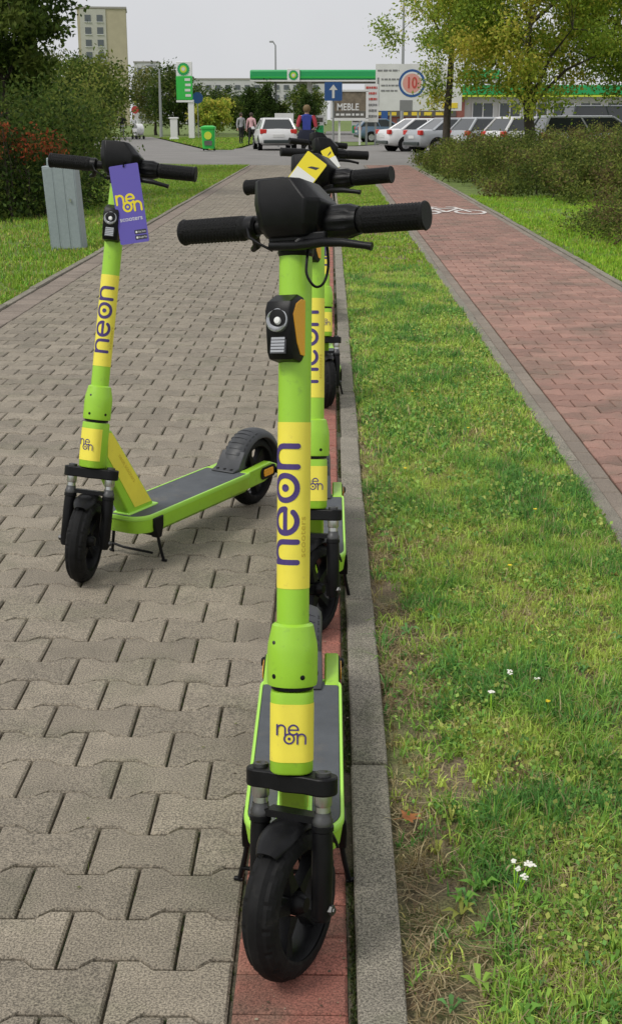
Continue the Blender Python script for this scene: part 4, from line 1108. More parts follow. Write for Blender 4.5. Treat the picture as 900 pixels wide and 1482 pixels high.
# left shrubs
shrub('shrub', 'big dense dark shrub behind the grey utility box', (-5.45, 20.0, 0), [(0.3, 0, 0.8, 1.0, 1.6, 0.9), (-0.9, .5, 1.2, 1.1, 1.6, 1.3), (0.9, 1.8, 0.9, 0.8, 1.6, 0.95), (-1.2, -2.0, 0.8, 1.3, 1.2, 1.0), (-2.2, .2, 1.6, 1.4, 2.0, 1.7), (.4, -1.2, .4, .9, .9, .6), (1.0, -.6, .35, .7, 1.0, .5), (-.4, -1.9, .35, 1.2, .7, .5), (1.3, 1.2, .4, .6, 1.2, .5)], 64000, 0.072, DARK, 6, nc=420, stems=60, sig=0.13)
shrub('red_shrub', 'shrub with fiery orange red foliage in front of dark green', (-4.28, 18.9, 0), [(0, 0, .98, .30, .4, .20), (0.2, .5, 1.02, .22, .3, .13), (-.3, -.2, 1.08, .26, .3, .22), (-.5, .2, 1.2, .2, .3, .2)], 1500, 0.055, RED, 8, 'shrub', nc=24, stems=18, sig=0.25)
shrub('red_shrub', 'small clump of red foliage low in the dark shrub', (-4.72, 18.2, 0), [(0, 0, .92, .20, .3, .10), (-.3, .2, 1.0, .16, .2, .12)], 600, 0.055, RED, 9, 'shrub', nc=14, stems=10, sig=0.25)
shrub('shrub', 'tall olive shrub with loose upright branches beyond the dark shrub', (-7.45, 26.0, 0), [(0, 0, 1.4, 1.2, 1.6, 1.5), (0.9, 2.2, 1.0, 1.1, 1.6, 1.1), (-1.2, 1, 1.8, 1.3, 1.6, 1.9), (1.2, 5.0, 0.9, 1.0, 2.0, 1.0)], 36000, 0.085, MID, 10, nc=260, stems=60, sig=0.15)
shrub('shrub', 'rounded brownish green shrub beside the side road', (-8.6, 37.0, 0), [(0, 0, 1.3, 1.2, 2.2, 1.5), (0.9, 3.5, 1.2, 1.0, 2.0, 1.3), (-1.0, 1, 1.7, 1.2, 2.0, 1.9)], 20000, 0.11, HEDGE[:4], 11, nc=160, stems=40, sig=0.16)
tree('broadleaf_tree', 'tall dark green broadleaf tree rising above the shrubs', (-8.75, 34, 0), 9.0, 2.1, 0.16, 1.8, DARK[1:] + [(0.075, 0.12, 0.03)], 30000, 0.15, 12, nclump=130, sig=0.11)
tree('broadleaf_tree', 'mid green tree leaning over the big dark shrub', (-5.75, 23.5, 0), 6.0, 1.15, 0.10, 1.5, MID[:3] + DARK[2:], 22000, 0.11, 13, nclump=100, sig=0.12)
# right trees: two maples turning yellow
tree('maple_tree', 'slender maple with yellow green leaves beside the white cars', (3.95, 45.5, 0), 8.8, 2.0, 0.125, 2.8, AUTUMN, 25000, 0.115, 14, group=None, nclump=80, lean=(0.25, 0), sig=0.13,
     extra=[(-1.9, 0.1, 3.9), (-2.15, 0, 4.3), (-0.42, 0.1, 2.5), (-0.38, 0, 2.0), (-0.45, 0.2, 3.0), (-0.3, 0.3, 2.3)])
tree('maple_tree', 'broad maple with dense yellow green crown behind the hedge', (6.05, 40.5, 0), 7.8, 3.1, 0.17, 1.6, AUTUMN, 58000, 0.115, 15, nclump=180, lean=(-0.3, 0), sig=0.10, flat=0.75)
tree('maple_tree', 'leafy green maple at the edge of the car park', (10.4, 43.5, 0), 7.8, 3.0, 0.16, 1.9, AUTUMN[:4] + MID[2:], 42000, 0.12, 16, nclump=150, sig=0.10)
# far trees around the junction
k = 0
for (x, y, h_, r_, cols, lab) in ((-17.2, 96, 5.6, 2.6, MID, 'bushy green tree at the bend of the side road'), (-13.5, 118, 5.8, 2.6, DARK, 'dark tree behind the street lamp'), (-20.5, 112, 6.4, 3.0, MID, 'broad olive tree by the pedestrians'), (-16.5, 126, 6.0, 2.9, OLIVE[:4], 'olive tree between lamp and apartment block'),
                               (-11.6, 132, 4.2, 2.5, DARK, 'dark tree just behind the green pylon'), (-9.8, 112, 3.0, 1.6, AUTUMN, 'small yellow green tree beside the blue sign'), (-8.0, 124, 3.3, 1.9, MID, 'low green tree between the yellow tree and conifers'), (-6.2, 128, 3.4, 1.8, DARK, 'dark tree beside the tall conifers'),
                               (-3.0, 150, 5.2, 2.4, MID, 'green tree under the end of the station canopy'), (-26, 118, 7.5, 3.4, OLIVE[:4], 'tall olive tree in front of the beige block'), (-23, 84, 5.2, 2.6, MID, 'rounded green tree beyond the brownish shrub')):
    k += 1
    tree('broadleaf_tree', lab, (x, y, 0), h_, r_, 0.14, 0.7, cols, 6500, 0.26, 40 + k, group='trees beyond the junction', nclump=60, sig=0.16)
for (x, y, h_, lab) in ((-4.9, 102, 4.1, 'thick dark columnar conifer beside the white car'), (-6.1, 103, 3.7, 'slimmer dark columnar conifer beside the thick one'), (-1.9, 106, 3.5, 'dark conifer under the canopy edge')):
    shrub('conifer', lab, (x, y, 0), [(0, 0, h_ * .30, .85, .85, h_ * .33), (0, 0, h_ * .60, .72, .72, h_ * .30), (0, 0, h_ * .84, .40, .40, h_ * .18)], 5200, 0.18, DARK[:3], int(100 * h_), 'tree', 'conifers by the junction', nc=90, stems=10, sig=0.12, stem_r=0.05)

# ================================================================== STREET FURNITURE
def utility_box():
    root = empty('utility_box', (-2.86, 14.25, 0), R(-12)); root.rotation_euler = (R(1.0), R(-3.2), R(-3)); tag(root, 'grey ribbed metal utility box leaning in the lawn', 'utility box')
    q = MB(); q.box((0, 0, 0.44), (0.355, 0.22, 0.90), 'box_grey'); b = q.build('cabinet', root, bevel=0.008)
    for i in range(3):
        q = MB(); q.box((-0.115 + i * 0.115, -0.112, 0.44), (0.095, 0.006, 0.86), 'box_grey'); q.build('panel_rib', b, bevel=0.005)
    q = MB(); q.box((-0.03, 0, 0.93), (0.20, 0.17, 0.085), 'box_grey', taper=0.94); q.build('cap', root, bevel=0.006)
    q = MB(); q.box((0.10, -0.1285, 0.52), (0.02, 0.008, 0.035), 'steel'); q.build('lock', b)
utility_box()
def helios(mb, c, r, M=None):
    """green and yellow sunburst emblem"""
    for k, (rr, m) in enumerate(((1.0, 'station_green'), (0.74, 'bright_green'), (0.56, 'lime_line'), (0.30, 'panel_white'))):
        V = []; nn = 36
        for i in range(nn): a = 2 * math.pi * i / nn; q = rr * r * (1.0 if i % 2 else 0.86); V.append((c[0] + q * math.cos(a), c[1] - 0.012 * k, c[2] + q * math.sin(a)))
        mb.add(V, [tuple(range(nn))], m, M)
def pylon():
    root = empty('price_pylon', (-10.3, 97, 0)); tag(root, 'fuel station pylon with green price panel and round emblem', 'sign')
    q = MB(); q.box((0.22, 0, 1.35), (0.42, 0.28, 2.7), 'station_white'); q.build('post', root, bevel=0.03)
    q = MB(); q.box((-0.22, -0.02, 3.50), (1.16, 0.34, 1.62), 'bright_green'); p = q.build('price_panel', root, bevel=0.03)
    for i in range(4):
        q = MB(); q.box((0.02 + 0.03 * (i % 2), -0.196, 4.08 - i * 0.36), (0.40, 0.02, 0.17), 'panel_white'); q.build('price_strip', p)
    q = MB(); q.box((-0.22, -0.02, 2.60), (1.20, 0.36, 0.14), 'station_white'); q.build('trim', p)
    q = MB(); q.box((-0.22, 0.05, 4.82), (1.15, 0.24, 1.00), 'station_white'); h = q.build('emblem_panel', root, bevel=0.03)
    q = MB(); helios(q, (-0.26, -0.10, 4.80), 0.46); q.build('emblem', h)
pylon()
def pole_lamp(x, y, h_, label, arm=0.9):
    root = empty('street_lamp', (x, y, 0)); tag(root, label, 'street lamp')
    q = MB(); q.tube([(0, 0, 0), (0, 0, h_ * 0.5), (0, 0, h_ - 0.3), (-arm * 0.4, 0, h_)], [0.13, 0.10, 0.07, 0.05], 'galv', 8); q.build('pole', root, smooth=40)
    q = MB(); q.box((-arm * 0.75, 0, h_ + 0.04), (arm * 0.8, 0.26, 0.16), 'galv'); q.build('lamp_head', root, bevel=0.03)
pole_lamp(-13.2, 104, 5.3, 'grey street lamp with a curved arm by the side road')
pole_lamp(-5.2, 128, 8.3, 'tall lamp rising above the station canopy', 0.5)
pole_lamp(4.9, 92, 9.4, 'thin tall lamp pole behind the white billboard', 0.4)
def totem(x, y): 
    root = empty('info_totem', (x, y, 0)); tag(root, 'small white information totem beside the pylon post', 'sign')
    q = MB(); q.box((0, 0, 0.75), (0.50, 0.22, 1.3), 'panel_white'); q.build('body', root, bevel=0.03)
    q = MB(); q.box((0, 0, 1.44), (0.66, 0.30, 0.10), 'station_white'); q.build('cap', root, bevel=0.02); q = MB(); q.box((0, 0, 0.06), (0.62, 0.30, 0.12), 'station_white'); q.build('foot', root, bevel=0.02)
totem(-10.9, 93)
def bin_():
    root = empty('waste_container', (-5.45, 59.6, 0)); tag(root, 'bright green waste container with a round emblem by the crossing', 'bin')
    q = MB(); q.loft([[(x * .86, y * .86, .10) for x, y in rrect(.60, .56, .08, 3)], [(x, y, .95) for x, y in rrect(.60, .56, .08, 3)]], 'bright_green'); b = q.build('body', root, smooth=30)
    q = MB(); q.loft([[(x, y, .95) for x, y in rrect(.66, .62, .08, 3)], [(x, y, 1.03) for x, y in rrect(.66, .62, .08, 3)], [(x * .6, y * .6, 1.09) for x, y in rrect(.6, .56, .08, 3)]], 'bright_green'); q.build('lid', root, smooth=30)
    q = MB(); q.lathe([(0, -0.012), (0.17, -0.012), (0.17, 0.02)], 'lime_line', 20, Matrix.Translation((0, -0.282, 0.66)), 'y', cap=False); q.build('emblem', b)
    q = MB(); q.box((0, -0.272, 0.34), (0.34, 0.02, 0.20), 'panel_dark'); q.build('slot', b)
    for sx in (-1, 1):
        q = MB(); q.lathe([(0, -0.03), (0.09, -0.03), (0.09, 0.03), (0, 0.03)], 'rubber', 14, Matrix.Translation((sx * 0.24, 0.16, 0.09)), 'x', cap=False); q.build('wheel', root, smooth=30)
bin_()
def road_sign(x, y, h_, w, hh, m, label, arrow=False, second=None, round_=False):
    root = empty('road_sign', (x, y, 0)); tag(root, label, 'sign')
    q = MB(); q.tube([(0, 0.05, 0), (0, 0.05, h_ + hh * 0.9)], 0.035, 'galv', 8); q.build('pole', root, smooth=40)
    q = MB()
    if round_: q.lathe([(0, -0.01), (w / 2, -0.01), (w / 2, 0.01), (0, 0.01)], m, 24, Matrix.Translation((0, 0, h_ + hh / 2)), 'y', cap=False)
    else: q.prism(rrect(w, hh, 0.04, 3, 0, h_ + hh / 2), -0.01, 0.01, m, None, 'y')
    p = q.build('plate', root)
    if arrow:
        q = MB(); c = h_ + hh / 2
        q.add([(-.07 * w, -.016, c - .36 * hh), (.07 * w, -.016, c - .36 * hh), (.07 * w, -.016, c + .08 * hh), (.24 * w, -.016, c + .08 * hh), (0, -.016, c + .38 * hh), (-.24 * w, -.016, c + .08 * hh), (-.07 * w, -.016, c + .08 * hh)], [(0, 1, 2, 6), (3, 4, 5), (6, 2, 3), (5, 6, 3)][:2], 'panel_white'); q.build('arrow', p)
    if second:
        q = MB(); q.prism(rrect(second[0], second[1], 0.03, 2, 0, h_ - second[1] / 2 - 0.04), -0.01, 0.01, second[2], None, 'y'); q.build('lower_plate', root)
road_sign(0.10, 47.2, 1.98, 0.62, 0.62, 'ink_blue', 'square blue one-way sign with white arrow', arrow=True)
road_sign(-9.7, 98, 2.45, 0.8, 0.8, 'ink_blue', 'round blue sign standing close to the pylon post', round_=True)
road_sign(-14.6, 100, 1.75, 0.55, 0.55, 'ink_red', 'red and white round sign on a post by the pedestrians', round_=True, second=(0.45, 0.4, 'panel_white'))
def board(name, label, x, y, w, z0, z1, m, legs=2, frame=None, draw=None):
    root = empty(name, (x, y, 0)); tag(root, label, 'billboard')
    q = MB(); q.box((0, 0, (z0 + z1) / 2), (w, 0.12, z1 - z0), m); p = q.build('panel', root)
    for i in range(legs):
        q = MB(); q.box((-w * 0.32 + i * w * 0.64 / max(1, legs - 1), 0.10, z0 / 2 + 0.1), (0.12, 0.10, z0 + 0.2), 'galv' if not frame else frame); q.build('leg', root)
    if frame:
        for (cx, cz, sw, sh) in ((0, z1 + 0.04, w + 0.3, 0.10), (0, z0 - 0.05, w + 0.3, 0.14), (-w / 2 - 0.09, (z0 + z1) / 2, 0.18, z1 - z0 + 0.02), (w / 2 + 0.07, (z0 + z1) / 2, 0.14, z1 - z0 + 0.02)):
            q = MB(); q.box((cx, -0.02, cz), (sw, 0.18, sh), frame); q.build('frame_bar', p)
    if draw: draw(p)
    return root
def put_text(p, txt, size, x, z, m, y=-0.075, sx=1.0, bold=True):
    V, F = text2d(txt, size, bold); q = MB(); q.add([(x + u * sx, y, z + v) for u, v in V], F, m); q.build('lettering', p)
def bars(p, x, z, w, h, m, seed, y=-0.072):
    """a line of print too small to read: word-like blocks"""
    r_ = random.Random(seed); q = MB(); u = -w / 2
    while u < w / 2 - 0.02:
        l = min(w * r_.uniform(0.08, 0.24), w / 2 - u); q.box((x + u + l / 2, y, z), (l, 0.012, h * r_.uniform(0.8, 1.0)), m); u += l + w * 0.05
    o = q.build('print_line', p); o['kind'] = 'stuff'
def draw_store(p):
    put_text(p, 'MEBLE', 0.50, -0.1, 1.98, 'panel_white', sx=0.85); bars(p, 0.0, 1.60, 1.5, 0.12, 'panel_white', 3, -0.080)
    q = MB(); q.box((0.0, -0.066, 1.60), (1.72, 0.012, 0.36), 'panel_dark'); q.build('lower_band', p)
board('advert_board', 'white framed advert board with pale lettering behind the one-way sign', 1.05, 73, 1.75, 1.40, 2.80, 'panel_brown', 2, 'panel_white', draw_store)
def draw_price(p):
    for i in range(6): bars(p, 0, 3.02 - i * 0.30, 0.6, 0.13, 'ink_red' if i < 3 else 'ink_grey', i)
board('price_board', 'narrow white and red price board beside the advert board', 2.25, 74, 0.78, 1.2, 3.2, 'panel_white', 2, None, draw_price)
def draw_bill(p):
    def pt(u, v): return (u, -0.080, v)
    for k, (r0, m) in enumerate(((0.80, 'ink_blue'), (0.66, 'panel_white'), (0.56, 'ink_pink'))):
        q = MB(); q.add([(-0.42 + r0 * math.cos(t), -0.070 - 0.008 * k, 3.42 + r0 * math.sin(t)) for t in np.linspace(0, 2 * math.pi, 33)[:-1]], [tuple(range(32))], m); q.build('roundel', p)
    put_text(p, '10', 0.9, -0.44, 3.42, 'ink_red', -0.10, 0.75)
    for i, (w_, x, z) in enumerate(((1.6, -1.85, 4.15), (1.4, -1.7, 3.65), (1.3, -1.75, 3.30), (1.3, -1.75, 3.0))):
        bars(p, x, z, w_ * 0.8, 0.10, 'ink_grey', 20 + i)
    q = MB(); q.box((-2.45, -0.07, 2.95), (0.09, 0.03, 1.6), 'ink_grey'); q.build('bar', p)
    q = MB(); q.box((-0.75, -0.07, 2.15), (0.75, 0.03, 0.62), 'ink_grey'); q.build('picture', p)
    q = MB(); q.box((1.9, -0.07, 2.15), (0.9, 0.03, 0.30), 'ink_yellow'); q.build('stripe', p)
board('billboard', 'large white billboard with a blue ring and red number', 5.3, 81, 5.2, 1.85, 4.52, 'panel_white', 3, None, draw_bill)
board('notice_board', 'plain white notice board behind the walking person', -2.35, 68, 0.95, 0.75, 1.65, 'panel_white', 2)

# ================================================================== FUEL STATION
def station():
    root = empty('station_canopy', (0, 124, -0.28)); tag(root, 'long fuel station canopy with green fascia and round emblem', 'canopy')
    x0, x1 = -7.4, 15.5
    q = MB(); q.box(((x0 + x1) / 2, 5, 5.28), (x1 - x0 - 0.3, 9.6, 0.55), 'soffit'); q.build('roof', root)
    q = MB(); q.box(((x0 + x1) / 2, 0.0, 5.55), (x1 - x0, 0.30, 0.86), 'station_green'); fa = q.build('fascia', root, bevel=0.16)
    q = MB(); q.box(((x0 + x1) / 2, -0.02, 5.02), (x1 - x0, 0.32, 0.14), 'panel_white'); q.build('fascia_trim', fa)
    q = MB(); q.box(((x0 + x1) / 2, -0.165, 5.32), (x1 - x0 - 0.2, 0.02, 0.10), 'bright_green'); q.build('fascia_stripe', fa)
    q = MB(); q.box((-3.4, -0.22, 5.50), (1.15, 0.12, 1.15), 'station_white'); lg = q.build('emblem_panel', fa, bevel=0.03); q = MB(); helios(q, (-3.4, -0.30, 5.50), 0.46); q.build('emblem', lg)
    for x in (-2.0, 5.0, 12.0):
        for y in (2.5, 8.0):
            q = MB(); q.box((x, y, 2.5), (0.42, 0.42, 5.0), 'station_white'); q.build('column', root)
    for i, x in enumerate((-1.0, 2.4, 4.2, 6.8)):
        p = empty('fuel_pump', (x, 126.2, 0)); tag(p, ('fuel pump under the canopy behind the walking person', 'fuel pump behind the price board', 'fuel pump between price board and billboard', 'fuel pump below the billboard')[i], 'fuel pump', 'fuel pumps under the canopy')
        q = MB(); q.box((0, 0, 0.85), (0.8, 0.5, 1.7), 'panel_white'); b = q.build('body', p, bevel=0.04); q = MB(); q.box((0, -0.26, 1.30), (0.6, 0.03, 0.4), 'panel_dark'); q.build('screen', b); q = MB(); q.box((0, -0.26, 0.45), (0.7, 0.03, 0.7), 'station_green'); q.build('front_panel', b)
    s_ = empty('station_shop', (0, 110, 0)); tag(s_, 'fuel station shop with brick wall and green fascia', 'building')
    q = MB(); q.box((18.5, 5, 1.9), (19.0, 9.5, 3.8), 'panel_white'); w = q.build('wall', s_)
    q = MB(); q.box((10.0, -0.10, 1.7), (1.9, 0.5, 3.4), 'brick_far'); q.build('brick_pier', s_)
    q = MB(); q.box((18.6, -0.3, 3.62), (19.6, 0.7, 0.80), 'station_green'); f = q.build('fascia', s_, bevel=0.1); q = MB(); q.box((18.6, -0.36, 3.16), (19.6, 0.7, 0.14), 'lime_line'); q.build('fascia_stripe', f)
    for i in range(6):
        x = 12.5 + i * 2.2
        q = MB(); q.box((x, 0.22, 1.45), (1.7, 0.10, 2.3), 'window_dark'); wn = q.build('window', s_)
        for dx in (-0.86, 0, 0.86):
            q = MB(); q.box((x + dx, 0.14, 1.45), (0.09, 0.10, 2.4), 'station_white'); q.build('mullion', wn)
    b = empty('kiosk', (0, 100, 0)); tag(b, 'low red brick kiosk with yellow sign behind the billboard', 'building')
    q = MB(); q.box((6.2, 3, 1.35), (6.6, 5, 2.7), 'brick_far'); q.build('wall', b)
    q = MB(); q.box((6.2, 0.42, 1.75), (6.4, 0.10, 0.42), 'panel_dark'); sb = q.build('sign_band', b); bars(sb, 6.2, 1.75, 5.6, 0.26, 'ink_yellow', 31, 0.36)
    for x in (4.0, 5.6, 7.2):
        q = MB(); q.box((x, 0.45, 0.85), (1.2, 0.10, 1.1), 'window_dark'); q.build('window', b)
    q = MB(); q.box((4.05, 0.36, 1.35), (0.5, 0.2, 2.1), 'ink_blue'); q.build('blue_panel', b)
station()

# ================================================================== FAR BUILDINGS
def block(name, label, x, y, w, d, h_, rz, m, cols, rows, m2=None, wz=1.5, ww=1.3, split=None):
    root = empty(name, (x, y, 0), R(rz)); tag(root, label, 'building')
    q = MB(); q.box((0, d / 2, h_ / 2), (w, d, h_), m); wl = q.build('wall', root)
    if split:
        q = MB(); q.box((split[0], -0.06, h_ / 2), (split[1], 0.2, h_ - 0.3), m2); q.build('facade_panel', root)
    q = MB(); q.box((0, d / 2, h_ + 0.2), (w + 0.4, d + 0.4, 0.4), 'soffit'); q.build('roof', root)
    first = None
    for c in cols:
        for r in range(rows):
            z = 2.0 + r * (h_ - 1.5) / rows
            if first is None:
                q = MB(); q.box((0, 0, 0), (ww, 0.16, wz), 'window_dark'); o = q.build('window', root); first = o
                q = MB(); q.box((0, -0.05, -wz / 2), (ww + .25, 0.24, 0.14), 'panel_white'); s_ = q.build('sill', o); fs = s_
            else:
                o = copy_obj(first, root); s_ = copy_obj(fs, o)
            o.location = (c, -0.16, z)
block('apartment_block', 'tall beige apartment block above the trees', -50.4, 300, 10.6, 12, 24.6, 8, 'facade_beige', (-3.0, -0.4), 9, 'facade_pale', split=(-1.9, 5.6))
block('apartment_block', 'grey distant block beside the beige tower', -60, 440, 8, 12, 19, 4, 'facade_white', (-2.2, 0, 2.2), 6)
block('long_building', 'long pale apartment building on the horizon behind the pylon', -24, 400, 46, 12, 12.6, 0, 'facade_white', [-21 + 2.9 * i for i in range(15)], 4, wz=1.5, ww=1.5)

# ================================================================== CARS
def car(label, loc, rz, m, style='hatch', L=4.3, W=1.76, H=1.46, group=None):
    root = empty('car', loc, R(rz)); tag(root, label, 'car', group)
    hl, hw = L / 2, W / 2
    def ring(y, z0, z1, w, tuck=0.86):
        pts = [(-w * 0.80, z0), (-w * 0.97, z0 + 0.10), (-w, z0 + (z1 - z0) * 0.45), (-w * 0.985, z0 + (z1 - z0) * 0.75), (-w * 0.93, z1 - 0.03), (-w * 0.80, z1), (0, z1 + 0.02)]
        return [(x, y, z) for x, z in pts] + [(-x, y, z) for x, z in reversed(pts[:-1])]
    tail = 0.98 if style != 'sedan' else 0.96
    q = MB(); q.loft([ring(-hl, .42, .80, hw * .84), ring(-hl + .06, .30, tail - .04, hw * .94), ring(-hl + .40, .24, tail, hw), ring(-.6, .20, .97, hw), ring(.6, .20, .95, hw), ring(hl - .95, .20, .90, hw * .99), ring(hl - .35, .24, .76, hw * .95), ring(hl - .06, .30, .64, hw * .86), ring(hl, .40, .58, hw * .74)], m)
    b = q.build('body', root, smooth=50)
    rb, rt = {'hatch': (-hl + .10, -hl + .52), 'sedan': (-hl + .62, -hl + 1.30), 'estate': (-hl + .08, -hl + .34)}[style]
    fb, ft = hl - 1.15, hl - 2.0
    zb, zt, wb, wtp = .93, H - .05, hw * .90, hw * .68
    g0 = [(-wb, rb, zb), (wb, rb, zb), (wb, fb, zb), (-wb, fb, zb)]; g1 = [(-wtp, rt, zt), (wtp, rt, zt), (wtp, ft, zt), (-wtp, ft, zt)]
    q = MB(); q.loft([g0, g1], 'car_glass'); q.build('windows', root)
    q = MB(); q.loft([[(x * 1.02, y * 1.01 - .01, zt - .02) for x, y, z in g1], [(x * 1.0, y * 1.0 - .01, zt + .03) for x, y, z in g1], [(x * .86, y * .96, zt + .055) for x, y, z in g1]], m); q.build('roof', root, smooth=40)
    def pil(a, c, r_=0.045):
        q = MB(); q.tube([a, c], r_, m, 6); q.build('pillar', root, smooth=60)
    for i in range(4): pil(g0[i], g1[i], 0.055)
    for sx in (-1, 1):
        for t in (0.50,):
            a = Vector((sx * wb, rb + (fb - rb) * t, zb)); c = Vector((sx * wtp, rt + (ft - rt) * t, zt)); pil(a, c, 0.03)
    for wy in (-hl + .80, hl - .85):
        for sx in (-1, 1):
            T = Matrix.Translation((sx * (hw - .085), wy, .31))
            q = MB(); q.lathe([(.19, sx * .10), (.30, sx * .105), (.315, sx * .08), (.315, -sx * .09), (0, -sx * .09)], 'rubber', 24, T, 'x', cap=False); w_ = q.build('wheel', root, smooth=40)
            q = MB(); q.lathe([(.205, sx * .095), (.195, sx * .085), (.05, sx * .075), (.045, sx * .10), (0, sx * .10)], 'alloy', 20, T, 'x', cap=False)
            for k_ in range(5): q.box((sx * .09, 0, .12), (.03, .05, .15), 'alloy', T @ Matrix.Rotation(2 * math.pi * k_ / 5, 4, 'X'))
            q.build('rim', w_, smooth=40)
            q = MB(); q.lathe([(.315, sx * .088), (.365, sx * .088), (.365, sx * .080), (.315, sx * .080)], 'rubber', 24, T, 'x', cap=False); q.build('wheel_arch', root)
    for sx in (-1, 1):
        q = MB(); q.box((sx * hw * .80, -hl + .075, .84), (.30, .16, .20), 'tail_red'); q.build('tail_light', root, bevel=.03)
        q = MB(); q.box((sx * hw * .74, hl - .13, .64), (.34, .20, .13), 'lens'); q.build('headlight', root, bevel=.03)
        q = MB(); q.box((sx * (hw + .06), fb - .18, .98), (.16, .10, .12), m); q.build('mirror', root, bevel=.03)
    q = MB(); q.box((0, -hl - .005, .40), (W * .80, .10, .16), 'car_dark'); q.build('rear_bumper', root, bevel=.03)
    q = MB(); q.box((0, -hl - .005, .66), (.52, .03, .12), 'panel_white'); q.build('plate', root)
    return root
car('white hatchback driving away on the asphalt seen from behind', (-2.65, 62.9, -0.022), 8, 'car_white', 'hatch', 4.2, 1.74, 1.44)
car('white saloon with sloping rear parked first beyond the hedge end', (4.45, 60.3, -0.022), -72, 'car_white', 'sedan', 4.5, 1.78, 1.42, 'cars parked beyond the hedge')
car('silver saloon parked next to the white one, tail light showing', (5.45, 57.0, -0.022), -68, 'car_silver', 'sedan', 4.4, 1.76, 1.44, 'cars parked beyond the hedge')
car('pale silver hatchback between the two maple trunks', (7.0, 54.4, -0.022), -66, 'car_silver', 'hatch', 4.2, 1.76, 1.46, 'cars parked beyond the hedge')
car('white hatchback beside the broad maple trunk', (8.1, 51.9, -0.022), -66, 'car_white', 'hatch', 4.2, 1.76, 1.47, 'cars parked beyond the hedge')
car('silver estate car with dark windows behind the hedge', (9.35, 46.8, -0.022), -82, 'car_silver', 'estate', 4.6, 1.80, 1.50, 'cars parked beyond the hedge')
car('tall dark off-road car behind the silver estate', (11.4, 53.0, -0.022), -80, 'car_dark', 'estate', 4.8, 1.92, 1.90, 'cars parked beyond the hedge')
car('small blue car parked near the billboard', (3.5, 84.0, -0.03), -80, 'car_blue', 'hatch', 3.8, 1.66, 1.42)

